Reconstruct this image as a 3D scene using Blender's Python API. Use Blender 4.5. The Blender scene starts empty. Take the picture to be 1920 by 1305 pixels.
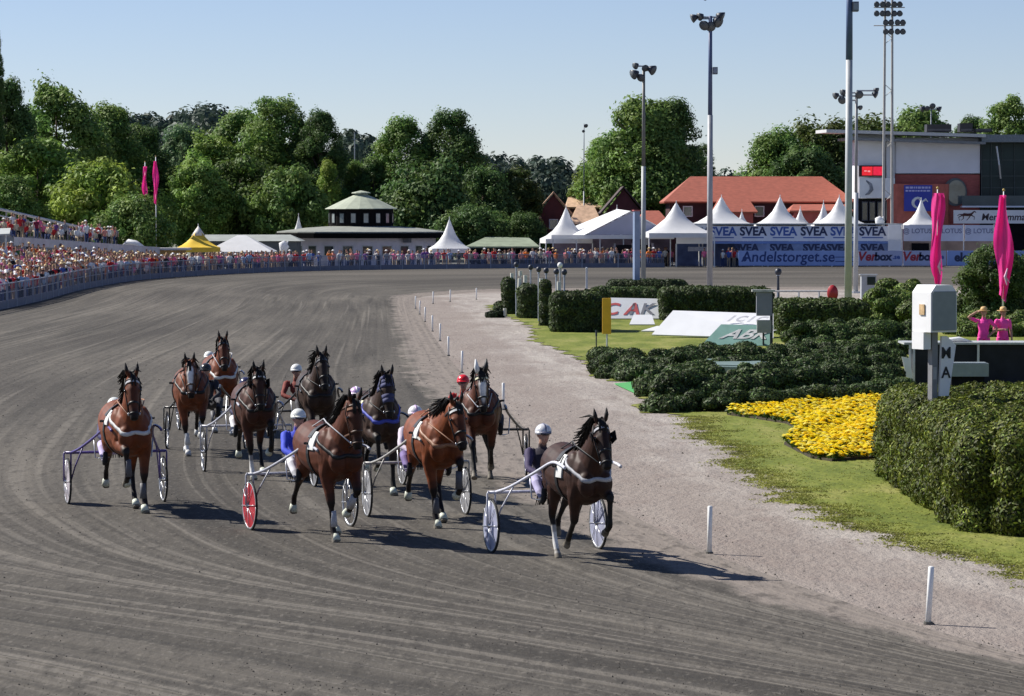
import bpy, bmesh, math, random
import numpy as np
from mathutils import Vector, Matrix
from mathutils.bvhtree import BVHTree
rad = math.radians
RNG = np.random.default_rng(7)
random.seed(5)
scene = bpy.context.scene
COL = scene.collection

# ------------------------------------------------------------------ camera, sky, sun, exposure
F, CH, HZ = 6000.0, 4.5, 410.0
PITCH = math.atan((652.5 - HZ) / F)
cam_d = bpy.data.cameras.new('camera'); cam = bpy.data.objects.new('camera', cam_d); COL.objects.link(cam)
cam_d.sensor_width = 36; cam_d.lens = F / 1920 * 36; cam_d.clip_start = 0.5; cam_d.clip_end = 6000
cam.location = (0, 0, CH); cam.rotation_euler = (math.pi / 2 - PITCH, 0, 0)
scene.camera = cam
SUN_EL, SUN_AZ = 41.0, -64.0          # azimuth measured from +Y (view direction) towards +X
wd = bpy.data.worlds.new('World'); scene.world = wd; wd.use_nodes = True
nt = wd.node_tree; bg = nt.nodes['Background']
sky = nt.nodes.new('ShaderNodeTexSky'); sky.sky_type = 'NISHITA'; sky.sun_disc = False
sky.sun_elevation = rad(SUN_EL); sky.sun_rotation = rad(SUN_AZ)
sky.air_density = 0.9; sky.dust_density = 0.0; sky.ozone_density = 1.0; sky.altitude = 800
tint = nt.nodes.new('ShaderNodeVectorMath'); tint.operation = 'MULTIPLY'; tint.inputs[1].default_value = (.925, .94, 1.16)
nt.links.new(sky.outputs[0], tint.inputs[0]); nt.links.new(tint.outputs[0], bg.inputs['Color']); bg.inputs['Strength'].default_value = 0.061
sd = bpy.data.lights.new('sun', 'SUN'); sd.energy = 5.0; sd.angle = rad(0.53); sd.color = (1, .955, .88)
sun = bpy.data.objects.new('sun', sd); COL.objects.link(sun)
sv = Vector((math.sin(rad(SUN_AZ)) * math.cos(rad(SUN_EL)), math.cos(rad(SUN_AZ)) * math.cos(rad(SUN_EL)), math.sin(rad(SUN_EL))))
sun.rotation_euler = sv.to_track_quat('Z', 'Y').to_euler(); sun.location = (-30, 20, 60)
scene.view_settings.view_transform = 'Standard'; scene.view_settings.look = 'None'
scene.view_settings.exposure = 0.6; scene.view_settings.gamma = 1.0
scene.cycles.max_bounces = 5; scene.cycles.transparent_max_bounces = 8

# ------------------------------------------------------------------ pixel -> world
cp, sp = math.cos(PITCH), math.sin(PITCH)
def ray(x, y):
    r = (x - 960) / F; u = (652.5 - y) / F
    return Vector((r, cp + sp * u, -sp + cp * u))
def G(x, y, z=0.0):
    d = ray(x, y); t = (z - CH) / d.z
    return Vector((d.x * t, d.y * t, z))
def W(x, y, Y):
    d = ray(x, y); t = Y / d.y
    return Vector((d.x * t, Y, CH + d.z * t))
def PXM(Y): return F / Y

# ------------------------------------------------------------------ tags
def tag(o, label=None, cat=None, group=None, kind=None):
    if label: o['label'] = label
    if cat: o['category'] = cat
    if group: o['group'] = group
    if kind: o['kind'] = kind
    return o
def empty(name, loc=(0, 0, 0), rz=0.0, label=None, cat=None, group=None):
    o = bpy.data.objects.new(name, None); COL.objects.link(o); o.empty_display_size = .3
    o.location = loc; o.rotation_euler = (0, 0, rz)
    return tag(o, label, cat, group)
def link(name, me, parent=None, loc=None):
    o = bpy.data.objects.new(name, me); COL.objects.link(o)
    if parent: o.parent = parent
    if loc is not None: o.location = loc
    return o

# ------------------------------------------------------------------ materials
MATS = {}
def mat(name, col, rough=.7, var=.18, scale=6.0, metal=0.0, bump=0.0, spec=.4, emit=0.0, col2=None, coords='Object', stretch=None, trans=0.0):
    if name in MATS: return MATS[name]
    m = bpy.data.materials.new(name); m.use_nodes = True; n = m.node_tree.nodes; l = m.node_tree.links
    b = n['Principled BSDF']; b.inputs['Roughness'].default_value = rough; b.inputs['Metallic'].default_value = metal
    b.inputs['Specular IOR Level'].default_value = spec
    tc = n.new('ShaderNodeTexCoord'); mp = n.new('ShaderNodeMapping')
    if stretch: mp.inputs['Scale'].default_value = stretch
    l.new(tc.outputs[coords], mp.inputs[0])
    no = n.new('ShaderNodeTexNoise'); no.inputs['Scale'].default_value = scale; no.inputs['Detail'].default_value = 4
    l.new(mp.outputs[0], no.inputs['Vector'])
    cr = n.new('ShaderNodeValToRGB')
    c2 = col2 or tuple(min(1, c * (1 + var)) for c in col); c1 = tuple(c * (1 - var) for c in col) if not col2 else col
    cr.color_ramp.elements[0].position = .32; cr.color_ramp.elements[1].position = .68
    cr.color_ramp.elements[0].color = (*c1, 1); cr.color_ramp.elements[1].color = (*c2, 1)
    l.new(no.outputs['Fac'], cr.inputs['Fac']); l.new(cr.outputs['Color'], b.inputs['Base Color'])
    if emit:
        l.new(cr.outputs['Color'], b.inputs['Emission Color']); b.inputs['Emission Strength'].default_value = emit
    if bump:
        bn = n.new('ShaderNodeBump'); bn.inputs['Strength'].default_value = bump; bn.inputs['Distance'].default_value = .02
        l.new(no.outputs['Fac'], bn.inputs['Height']); l.new(bn.outputs[0], b.inputs['Normal'])
    if trans:
        tb = n.new('ShaderNodeBsdfTranslucent'); mx = n.new('ShaderNodeMixShader'); mx.inputs[0].default_value = trans
        l.new(cr.outputs['Color'], tb.inputs[0]); l.new(b.outputs[0], mx.inputs[1]); l.new(tb.outputs[0], mx.inputs[2])
        l.new(mx.outputs[0], n['Material Output'].inputs['Surface'])
    MATS[name] = m; return m
def vmat(name, rough=.6, spec=.35, noise=.2, scale=30, objcol=False, sheen=0.0, trans=0.0, bump=0.0):
    """base colour from the mesh's own colour attribute, broken up by noise"""
    if name in MATS: return MATS[name]
    m = bpy.data.materials.new(name); m.use_nodes = True; n = m.node_tree.nodes; l = m.node_tree.links
    b = n['Principled BSDF']; b.inputs['Roughness'].default_value = rough; b.inputs['Specular IOR Level'].default_value = spec
    if sheen: b.inputs['Sheen Weight'].default_value = sheen
    at = n.new('ShaderNodeAttribute'); at.attribute_name = 'Col'
    src = at.outputs['Color']
    if objcol:
        oi = n.new('ShaderNodeObjectInfo'); mx = n.new('ShaderNodeMix'); mx.data_type = 'RGBA'
        l.new(at.outputs['Alpha'], mx.inputs['Factor']); l.new(oi.outputs['Color'], mx.inputs['A']); l.new(at.outputs['Color'], mx.inputs['B'])
        src = mx.outputs['Result']
    tc = n.new('ShaderNodeTexCoord'); no = n.new('ShaderNodeTexNoise'); no.inputs['Scale'].default_value = scale; no.inputs['Detail'].default_value = 5
    l.new(tc.outputs['Object'], no.inputs['Vector'])
    mr = n.new('ShaderNodeMapRange'); mr.inputs['From Min'].default_value = .3; mr.inputs['From Max'].default_value = .7
    mr.inputs['To Min'].default_value = 1 - noise; mr.inputs['To Max'].default_value = 1 + noise
    l.new(no.outputs['Fac'], mr.inputs['Value'])
    vm = n.new('ShaderNodeVectorMath'); vm.operation = 'SCALE'
    l.new(src, vm.inputs[0]); l.new(mr.outputs[0], vm.inputs['Scale'])
    l.new(vm.outputs[0], b.inputs['Base Color'])
    if bump:
        bn = n.new('ShaderNodeBump'); bn.inputs['Strength'].default_value = bump; bn.inputs['Distance'].default_value = .01
        l.new(no.outputs['Fac'], bn.inputs['Height']); l.new(bn.outputs[0], b.inputs['Normal'])
    if trans:
        tb = n.new('ShaderNodeBsdfTranslucent'); mx = n.new('ShaderNodeMixShader'); mx.inputs[0].default_value = trans
        l.new(vm.outputs[0], tb.inputs[0]); l.new(b.outputs[0], mx.inputs[1]); l.new(tb.outputs[0], mx.inputs[2])
        l.new(mx.outputs[0], n['Material Output'].inputs['Surface'])
    MATS[name] = m; return m

# ------------------------------------------------------------------ mesh builder
class MB:
    def __init__(s): s.v = []; s.f = []; s.m = []; s.c = []
    def add(s, vs, fs, mi=0, col=None):
        o = len(s.v); s.v += [tuple(p) for p in vs]; s.f += [tuple(i + o for i in f) for f in fs]; s.m += [mi] * len(fs)
        s.c += [col or (1, 1, 1, 1)] * len(vs); return s
    def box(s, x0, y0, z0, x1, y1, z1, mi=0, col=None, M=None):
        vs = [Vector((x, y, z)) for z in (z0, z1) for y in (y0, y1) for x in (x0, x1)]
        if M: vs = [M @ v for v in vs]
        return s.add(vs, [(0, 2, 3, 1), (4, 5, 7, 6), (0, 1, 5, 4), (2, 6, 7, 3), (0, 4, 6, 2), (1, 3, 7, 5)], mi, col)
    def loft(s, pts, ra, rb=None, side=(0, 1, 0), n=12, mi=0, cols=None, cap=True):
        """ellipse sections along pts; ra across the side vector's normal, rb along side"""
        rb = rb or ra; pts = [Vector(p) for p in pts]; vs = []; cc = []
        for i, p in enumerate(pts):
            t = (pts[min(i + 1, len(pts) - 1)] - pts[max(i - 1, 0)]).normalized()
            sd_ = Vector(side); sd_ = (sd_ - t * sd_.dot(t))
            if sd_.length < 1e-4: sd_ = Vector((1, 0, 0)) - t * t.x
            sd_.normalize(); nn = t.cross(sd_)
            for k in range(n):
                a = 2 * math.pi * k / n
                vs.append(p + nn * (ra[i] * math.cos(a)) + sd_ * (rb[i] * math.sin(a)))
                cc.append(cols[i] if cols else (1, 1, 1, 1))
        fs = []
        for i in range(len(pts) - 1):
            for k in range(n):
                k2 = (k + 1) % n; fs.append((i * n + k, i * n + k2, (i + 1) * n + k2, (i + 1) * n + k))
        if cap:
            fs.append(tuple(range(n - 1, -1, -1))); fs.append(tuple((len(pts) - 1) * n + k for k in range(n)))
        o = len(s.v); s.v += [tuple(p) for p in vs]; s.f += [tuple(i + o for i in f) for f in fs]; s.m += [mi] * len(fs); s.c += cc
        return s
    def tube(s, pts, r, n=8, mi=0, col=None, side=(0, 1, 0)):
        rr = r if isinstance(r, (list, tuple)) else [r] * len(pts)
        return s.loft(pts, rr, rr, side, n, mi, [col or (1, 1, 1, 1)] * len(pts))
    def sphere(s, c, r, mi=0, col=None, n=10, m=7, hemi=False):
        c = Vector(c); r = (r, r, r) if not hasattr(r, '__len__') else r; zs = []
        lo = 0 if hemi else -math.pi / 2
        pts = []; fs = []
        for j in range(m + 1):
            a = lo + (math.pi / 2 - lo) * j / m
            for k in range(n):
                b = 2 * math.pi * k / n
                pts.append((c.x + r[0] * math.cos(a) * math.cos(b), c.y + r[1] * math.cos(a) * math.sin(b), c.z + r[2] * math.sin(a)))
        for j in range(m):
            for k in range(n):
                k2 = (k + 1) % n; fs.append((j * n + k, j * n + k2, (j + 1) * n + k2, (j + 1) * n + k))
        if hemi: fs.append(tuple(range(n - 1, -1, -1)))
        return s.add(pts, fs, mi, col)
    def prism(s, poly, z0, z1, mi=0, col=None, M=None):
        n = len(poly); vs = [Vector((x, y, z0)) for x, y in poly] + [Vector((x, y, z1)) for x, y in poly]
        if M: vs = [M @ v for v in vs]
        fs = [tuple(range(n - 1, -1, -1)), tuple(range(n, 2 * n))] + [(i, (i + 1) % n, n + (i + 1) % n, n + i) for i in range(n)]
        return s.add(vs, fs, mi, col)
    def slab(s, q, t, mi=0):
        """a quad (4 points) given thickness t away from its face"""
        q = [Vector(p) for p in q]; nn = (q[1] - q[0]).cross(q[3] - q[0]).normalized() * t
        vs = q + [p + nn for p in q]
        return s.add(vs, [(3, 2, 1, 0), (4, 5, 6, 7), (0, 1, 5, 4), (1, 2, 6, 5), (2, 3, 7, 6), (3, 0, 4, 7)], mi)
    def mesh(s, name, mats=None, smooth=False, color=False):
        me = bpy.data.meshes.new(name); me.from_pydata(s.v, [], s.f); me.update()
        for m in (mats or []): me.materials.append(m)
        if mats and len(mats) > 1: me.polygons.foreach_set('material_index', s.m)
        if smooth: me.polygons.foreach_set('use_smooth', [True] * len(me.polygons))
        if color:
            a = me.color_attributes.new('Col', 'FLOAT_COLOR', 'POINT'); a.data.foreach_set('color', np.array(s.c, dtype='f').ravel())
        bm = bmesh.new(); bm.from_mesh(me); bmesh.ops.recalc_face_normals(bm, faces=bm.faces); bm.to_mesh(me); bm.free()
        return me
    def build(s, name, mats, parent=None, smooth=False, color=False, loc=None):
        if not isinstance(mats, (list, tuple)): mats = [mats]
        return link(name, s.mesh(name, mats, smooth, color), parent, loc)

def cat_rom(P, n):
    P = [Vector(p) for p in P]; out = []
    for i in range(len(P) - 1):
        p0 = P[max(i - 1, 0)]; p1 = P[i]; p2 = P[i + 1]; p3 = P[min(i + 2, len(P) - 1)]
        for k in range(n):
            t = k / n
            out.append(.5 * ((2 * p1) + (p2 - p0) * t + (2 * p0 - 5 * p1 + 4 * p2 - p3) * t * t + (3 * p1 - 3 * p2 + p3 - p0) * t ** 3))
    out.append(P[-1]); return out

DG = None
def text_mesh(name, txt, size, m, parent, M, extrude=.004, shear=0.0, bold=0.0):
    """lettering as thin raised mesh; M places the text's own XY plane"""
    cu = bpy.data.curves.new('lettering', 'FONT'); cu.body = txt; cu.size = size; cu.extrude = extrude; cu.shear = shear
    cu.align_x = 'CENTER'; cu.align_y = 'CENTER'; cu.resolution_u = 3; cu.offset = bold
    o = bpy.data.objects.new('lettering', cu); COL.objects.link(o)
    me = bpy.data.meshes.new_from_object(o.evaluated_get(bpy.context.evaluated_depsgraph_get()))
    bpy.data.objects.remove(o); me.transform(M); me.materials.clear(); me.materials.append(m); me.name = name
    return link(name, me, parent)
def face_cam(p, yaw=0.0):
    """text frame standing upright at p, facing -Y"""
    return Matrix.Translation(p) @ Matrix.Rotation(yaw, 4, 'Z') @ Matrix.Rotation(math.pi / 2, 4, 'X')
# ------------------------------------------------------------------ the ground
K_I = [(10.5, 12), (8.5, 25), (5.25, 32.8), (3.6, 38.6), (2.2, 45.6), (.9, 57), (-.2, 77), (-1.46, 93), (-3.0, 122), (-4.4, 152), (-5.2, 172), (-5.3, 183), (-3.7, 191), (0, 199), (18, 206), (70, 215)]
K_B = [(7.5, 12), (5, 26), (0, 33.6), (-6.5, 40.5), (-9.7, 46.5), (-12.5, 57), (-14.6, 76), (-15.4, 96), (-15.6, 130), (-16.5, 165), (-18, 195), (-18, 222), (-13, 243), (0, 252), (20, 258), (70, 268)]
K_O = [(-4, 10), (-6, 20), (-10, 27), (-17, 36), (-21, 46), (-24, 58), (-26, 76), (-26, 98), (-25, 135), (-25.6, 171), (-27.3, 207), (-26.5, 241), (-18, 274), (0, 290), (20, 296), (70, 305)]
NS = 10
CI = cat_rom([(a, b, 0) for a, b in K_I], NS); CB = cat_rom([(a, b, 0) for a, b in K_B], NS); CO = cat_rom([(a, b, 0) for a, b in K_O], NS)
def sheet_grid(rows, z, uvs, name, m):
    v = []; f = []; uv = []
    n = len(rows[0])
    for r, row in enumerate(rows):
        for i, p in enumerate(row): v.append((p.x, p.y, z)); uv.append(uvs[r][i])
    for r in range(len(rows) - 1):
        for i in range(n - 1): f.append((r * n + i, r * n + i + 1, (r + 1) * n + i + 1, (r + 1) * n + i))
    me = bpy.data.meshes.new(name); me.from_pydata(v, [], f); me.update()
    ul = me.uv_layers.new(name='UVMap')
    idx = np.zeros(len(me.loops), dtype=np.int32); me.loops.foreach_get('vertex_index', idx)
    ul.data.foreach_set('uv', np.array(uv, dtype='f')[idx].ravel())
    bm = bmesh.new(); bm.from_mesh(me); bmesh.ops.recalc_face_normals(bm, faces=bm.faces)
    if sum(fc.normal.z for fc in bm.faces) < 0: bmesh.ops.reverse_faces(bm, faces=bm.faces)
    bm.to_mesh(me); bm.free()
    me.materials.append(m); return link(name, me)

def node_mat(name):
    m = bpy.data.materials.new(name); m.use_nodes = True; return m, m.node_tree.nodes, m.node_tree.links
def ramp(n, l, src, stops):
    cr = n.new('ShaderNodeValToRGB'); e = cr.color_ramp.elements
    while len(e) < len(stops): e.new(.5)
    for i, (p, c) in enumerate(stops):
        e[i].position = p; e[i].color = (*c, 1) if hasattr(c, '__len__') else (c, c, c, 1)
    l.new(src, cr.inputs['Fac']); return cr.outputs['Color']
def noise(n, l, vec, scale, detail=4, stretch=(1, 1, 1), rough=.5, dist=0.0, off=(0, 0, 0)):
    mp = n.new('ShaderNodeMapping'); mp.inputs['Scale'].default_value = stretch; mp.inputs['Location'].default_value = off
    l.new(vec, mp.inputs[0]); no = n.new('ShaderNodeTexNoise'); no.inputs['Scale'].default_value = scale
    no.inputs['Detail'].default_value = detail; no.inputs['Roughness'].default_value = rough; no.inputs['Distortion'].default_value = dist
    l.new(mp.outputs[0], no.inputs['Vector']); return no.outputs['Fac']
def mixc(n, l, fac, a, b, mode='MIX'):
    mx = n.new('ShaderNodeMix'); mx.data_type = 'RGBA'; mx.blend_type = mode
    for s_, k in ((fac, 'Factor'), (a, 'A'), (b, 'B')):
        if isinstance(s_, (int, float)): mx.inputs[k].default_value = s_
        elif isinstance(s_, tuple): mx.inputs[k].default_value = (*s_, 1)
        else: l.new(s_, mx.inputs[k])
    return mx.outputs['Result']

def track_material():
    m, n, l = node_mat('track_dirt'); b = n['Principled BSDF']; b.inputs['Roughness'].default_value = .95; b.inputs['Specular IOR Level'].default_value = .15
    tc = n.new('ShaderNodeTexCoord'); uv = tc.outputs['UV']; ob = tc.outputs['Object']
    base = ramp(n, l, noise(n, l, uv, 1, 5, (.22, .03, 1), .55, .5), [(.3, (.054, .048, .041)), (.5, (.080, .072, .061)), (.72, (.130, .116, .097))])
    streak = noise(n, l, uv, 1, 4, (1.3, .03, 1), .6, .35)
    c = mixc(n, l, ramp(n, l, streak, [(.50, 0.0), (.70, .5)]), base, (.155, .139, .115))
    streak2 = noise(n, l, uv, 1, 1, (5.0, .022, 1), .4, .25, (3, 1, 0))
    c = mixc(n, l, ramp(n, l, streak2, [(.64, 0.0), (.70, .32)]), c, (.21, .19, .16))
    dark = noise(n, l, uv, 1, 3, (2.0, .035, 1), .5, .4, (9, 4, 0))
    c = mixc(n, l, ramp(n, l, dark, [(.54, 0.0), (.66, .55)]), c, (.036, .033, .028))
    sp_ = n.new('ShaderNodeSeparateXYZ'); l.new(uv, sp_.inputs[0])
    nr_ = n.new('ShaderNodeMapRange'); nr_.inputs['From Min'].default_value = 30; nr_.inputs['From Max'].default_value = 75; nr_.inputs['To Min'].default_value = 1; nr_.inputs['To Max'].default_value = 0; l.new(sp_.outputs['Y'], nr_.inputs['Value'])
    def near(c_in, fac, col):
        mm = n.new('ShaderNodeMath'); mm.operation = 'MULTIPLY'; l.new(fac, mm.inputs[0]); l.new(nr_.outputs[0], mm.inputs[1]); return mixc(n, l, mm.outputs[0], c_in, col)
    c = near(c, ramp(n, l, noise(n, l, uv, 1, 2, (4.4, .016, 1), .5, .3, (7, 2, 0)), [(.545, 0.0), (.61, .38)]), (.21, .19, .162))
    c = near(c, ramp(n, l, noise(n, l, uv, 1, 2, (5.5, .03, 1), .5, .3, (1, 7, 0)), [(.56, 0.0), (.66, .42)]), (.040, .037, .033))
    eg = n.new('ShaderNodeMath'); eg.operation = 'MULTIPLY_ADD'; l.new(noise(n, l, ob, 1.1, 5, (1, .5, 1), .6), eg.inputs[0]); eg.inputs[1].default_value = -1.9; l.new(sp_.outputs['X'], eg.inputs[2])
    c = mixc(n, l, ramp(n, l, eg.outputs[0], [(0.0, .75), (.35, 0.0)]), c, (.24, .205, .178))
    clod = noise(n, l, ob, 4.2, 5, (1, .33, 1), .65)
    c = mixc(n, l, ramp(n, l, clod, [(.52, 0.0), (.64, .55)]), c, (.040, .036, .031))
    clod2 = noise(n, l, ob, 14, 3, (1, .4, 1), .6, 0, (5, 5, 0))
    c = mixc(n, l, ramp(n, l, clod2, [(.57, 0.0), (.68, .4)]), c, (.19, .172, .147))
    l.new(c, b.inputs['Base Color'])
    add = n.new('ShaderNodeMath'); add.operation = 'ADD'; l.new(clod, add.inputs[0]); l.new(streak2, add.inputs[1])
    bn = n.new('ShaderNodeBump'); bn.inputs['Strength'].default_value = .7; bn.inputs['Distance'].default_value = .05
    l.new(add.outputs[0], bn.inputs['Height']); l.new(bn.outputs[0], b.inputs['Normal'])
    return m
def gravel_material():
    m, n, l = node_mat('pink_gravel'); b = n['Principled BSDF']; b.inputs['Roughness'].default_value = .95; b.inputs['Specular IOR Level'].default_value = .15
    tc = n.new('ShaderNodeTexCoord'); uv = tc.outputs['UV']; ob = tc.outputs['Object']
    c = ramp(n, l, noise(n, l, ob, .5, 5, (1, .35, 1), .6), [(.3, (.235, .202, .180)), (.5, (.298, .265, .238)), (.72, (.37, .338, .305))])
    c = mixc(n, l, ramp(n, l, noise(n, l, uv, 1, 4, (1.6, .16, 1), .6, .8), [(.47, 0.0), (.66, .7)]), c, (.40, .365, .325))
    sx = n.new('ShaderNodeSeparateXYZ'); l.new(uv, sx.inputs[0]); ea = n.new('ShaderNodeMath'); ea.operation = 'MULTIPLY_ADD'; l.new(noise(n, l, ob, .6, 5, (1, .3, 1), .6), ea.inputs[0]); ea.inputs[1].default_value = -3.6; l.new(sx.outputs['X'], ea.inputs[2])
    c = mixc(n, l, ramp(n, l, ea.outputs[0], [(0.0, .65), (1.0, 0.0)]), c, (.215, .178, .155))
    c = mixc(n, l, ramp(n, l, noise(n, l, ob, 1.6, 5, (.8, .45, 1), .7, 0, (4, 2, 0)), [(.53, 0.0), (.66, .6)]), c, (.21, .17, .15))
    c = mixc(n, l, ramp(n, l, noise(n, l, ob, 9, 3, (1, .4, 1), .6), [(.55, 0.0), (.68, .35)]), c, (.19, .165, .15))
    l.new(c, b.inputs['Base Color'])
    bn = n.new('ShaderNodeBump'); bn.inputs['Strength'].default_value = .9; bn.inputs['Distance'].default_value = .08
    l.new(noise(n, l, ob, 5, 5, (1, .5, 1), .7), bn.inputs['Height']); l.new(bn.outputs[0], b.inputs['Normal'])
    return m
def grass_material():
    m, n, l = node_mat('lawn_grass'); b = n['Principled BSDF']; b.inputs['Roughness'].default_value = .9; b.inputs['Specular IOR Level'].default_value = .15
    tc = n.new('ShaderNodeTexCoord'); ob = tc.outputs['Object']
    c = ramp(n, l, noise(n, l, ob, .8, 5, (1, .3, 1), .65), [(.3, (.085, .115, .018)), (.5, (.165, .19, .034)), (.72, (.29, .27, .09))])
    c = mixc(n, l, ramp(n, l, noise(n, l, ob, 7, 4, (1, .35, 1), .7), [(.5, 0.0), (.68, .5)]), c, (.06, .085, .02))
    l.new(c, b.inputs['Base Color'])
    bn = n.new('ShaderNodeBump'); bn.inputs['Strength'].default_value = .8; bn.inputs['Distance'].default_value = .05
    l.new(noise(n, l, ob, 12, 5), bn.inputs['Height']); l.new(bn.outputs[0], b.inputs['Normal'])
    return m
M_track, M_gravel, M_grass = track_material(), gravel_material(), grass_material()

def ground_sheets():
    # base ground to the horizon
    g = MB().add([(-2500, -200, 0), (2500, -200, 0), (2500, 5000, 0), (-2500, 5000, 0)], [(0, 1, 2, 3)])
    tag(g.build('ground', mat('ground_earth', (.14, .145, .10), .95, .25, .08)), kind='structure')
    # track, swept from the inner edge through the racing line to the outer edge
    rows = []; uvs = []
    for r in range(9):
        t = r / 8; row = []; u = []; s = 0
        for i in range(len(CI)):
            p = CI[i].lerp(CB[i], t * 2) if t <= .5 else CB[i].lerp(CO[i], t * 2 - 1)
            row.append(p)
            if i: s += ((CB[i] - CB[i - 1]).length)
            u.append((t * 22, s))
        rows.append(row); uvs.append(u)
    tag(sheet_grid(rows, .016, uvs, 'track', M_track), kind='structure')
    # gravel apron inside the track: along the straight, and across the head of the bend
    rows = []; uvs = []
    for k, w in enumerate((0, 3, 8, 20, 60)):
        row = []; u = []; s = 0
        for i in range(0, 111):
            p = CI[i]; row.append(Vector((p.x + w, p.y, 0)))
            if i: s += (CI[i] - CI[i - 1]).length
            u.append((w, s))
        rows.append(row); uvs.append(u)
    tag(sheet_grid(rows, .008, uvs, 'gravel_apron', M_gravel), kind='structure')
    rows = []; uvs = []
    for k in range(4):
        rows.append([Vector((CI[i].x, CI[i].y + (183 - CI[i].y) * k / 3, 0)) for i in range(111, len(CI))])
        uvs.append([(k * 3, i * .8) for i in range(111, len(CI))])
    tag(sheet_grid(rows, .008, uvs, 'gravel_path', M_gravel), kind='structure')
    # ground for the public outside the track
    v = []; f = []
    for i in range(70, len(CO)):
        p = CO[i]; t = (CO[min(i + 1, len(CO) - 1)] - CO[i - 1]).normalized(); nrm = Vector((-t.y, t.x, 0))
        if nrm.x > 0 and i < 110: nrm = -nrm
        q = p + nrm * 45
        v += [(p.x, p.y, .006), (q.x, q.y, .006)]
    for i in range(len(v) // 2 - 1): f.append((2 * i, 2 * i + 1, 2 * i + 3, 2 * i + 2))
    o = MB().add(v, f).build('public_area_pavement', mat('worn_asphalt', (.13, .13, .125), .95, .2, .5)); tag(o, kind='structure')
    # lawn with a ragged edge
    left = [(912, 574), (925, 583), (955, 594), (1000, 615), (999, 640), (1045, 655), (1080, 672), (1112, 690), (1118, 708), (1150, 716), (1190, 712), (1208, 730), (1200, 776), (1250, 776), (1300, 782), (1330, 815),
            (1352, 838), (1400, 838), (1412, 850), (1385, 862), (1395, 880), (1440, 895), (1500, 940), (1560, 962), (1620, 985), (1700, 1015), (1800, 1043), (1920, 1073), (2150, 1150)]
    pts = []
    for a, b in zip(left[:-1], left[1:]):
        A, B = G(*a), G(*b); n_ = max(2, int((B - A).length / .35))
        for k in range(n_):
            p = A.lerp(B, k / n_); p.x += random.uniform(-.09, .09); pts.append((p.x, p.y))
    e = [G(2700, 1150), G(3600, 700), G(2600, 556)]
    pts += [(G(2150, 1150).x, G(2150, 1150).y)] + [(q.x, q.y) for q in e] + [(G(1400, 556).x, G(1400, 556).y), (G(1000, 560).x, G(1000, 560).y)]
    def xleft(y):
        best = None
        for k in range(len(pts)):
            (xa, ya), (xb, yb) = pts[k], pts[(k + 1) % len(pts)]
            if (ya > y) != (yb > y):
                q = xa + (xb - xa) * (y - ya) / (yb - ya)
                if best is None or q < best: best = q
        return best
    v = []; f = []; y = 33.0; rg = random.Random(4); edge = []
    while y < 168:
        xl = xleft(max(y, 36.6))
        if xl is None: y += .12; continue
        xl += .16 * math.sin(y * 1.7) + .10 * math.sin(y * 4.3 + 1) + rg.uniform(-.10, .10); edge.append((xl, y))
        v += [(xl, y, .026), (xl + 2.5, y, .026), (xl + 45, y, .026)]; y += .12 if y < 75 else .3
    for k in range(len(v) // 3 - 1): f += [(3 * k, 3 * k + 1, 3 * k + 4, 3 * k + 3), (3 * k + 1, 3 * k + 2, 3 * k + 5, 3 * k + 4)]
    me = bpy.data.meshes.new('lawn'); me.from_pydata(v, [], f); me.materials.append(M_grass)
    tag(link('lawn', me), kind='structure')
    # tufts on the near lawn
    P = []; 
    poly = pts
    def inside(x, y):
        c = False; j = len(poly) - 1
        for i in range(len(poly)):
            xi, yi = poly[i]; xj, yj = poly[j]
            if (yi > y) != (yj > y) and x < (xj - xi) * (y - yi) / (yj - yi) + xi: c = not c
            j = i
        return c
    while len(P) < 4000:
        x = random.uniform(1, 9.5); y = 40 + 55 * random.random() ** 1.6
        if inside(x, y): P.append((x, y))
    n_in = len(P)
    while len(P) < n_in + 9000:
        ex, ey = random.choice(edge[:330]); P.append((ex + random.gauss(.02, .22), ey + random.uniform(-.1, .1)))
    mb = MB()
    for x, y in P:
        h = random.uniform(.010, .030)
        for k in range(3):
            a = random.uniform(0, 6.28); dx, dy = math.cos(a) * .02, math.sin(a) * .02; lx, ly = random.uniform(-.03, .03), random.uniform(-.03, .03)
            ox, oy = random.uniform(-.05, .05), random.uniform(-.05, .05)
            mb.add([(x + ox - dx, y + oy - dy, .02), (x + ox + dx, y + oy + dy, .02), (x + ox + lx, y + oy + ly, .02 + h)], [(0, 1, 2)])
    me = bpy.data.meshes.new('grass_tufts'); me.from_pydata(mb.v, [], mb.f); me.materials.append(mat('tuft_green', (.24, .25, .055), .8, .5, 2.0, trans=.3))
    tag(link('grass_tufts', me), 'short rough grass tufts on the lawn beside the thuja hedge', 'grass', kind='stuff')
ground_sheets()

# ------------------------------------------------------------------ foliage
M_leaf = vmat('leaf', .6, .25, .25, 3.0, trans=.2)
M_leaf_obj = None
def leaf_material_tree():
    m, n, l = node_mat('tree_leaf'); b = n['Principled BSDF']; b.inputs['Roughness'].default_value = .6; b.inputs['Specular IOR Level'].default_value = .25
    at = n.new('ShaderNodeAttribute'); at.attribute_name = 'Col'; oi = n.new('ShaderNodeObjectInfo')
    c = mixc(n, l, 1.0, at.outputs['Color'], oi.outputs['Color'], 'MULTIPLY')
    l.new(c, b.inputs['Base Color']); tb = n.new('ShaderNodeBsdfTranslucent'); mx = n.new('ShaderNodeMixShader'); mx.inputs[0].default_value = .36
    l.new(c, tb.inputs[0]); l.new(b.outputs[0], mx.inputs[1]); l.new(tb.outputs[0], mx.inputs[2]); l.new(mx.outputs[0], n['Material Output'].inputs['Surface'])
    return m
M_tree = leaf_material_tree()
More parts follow.
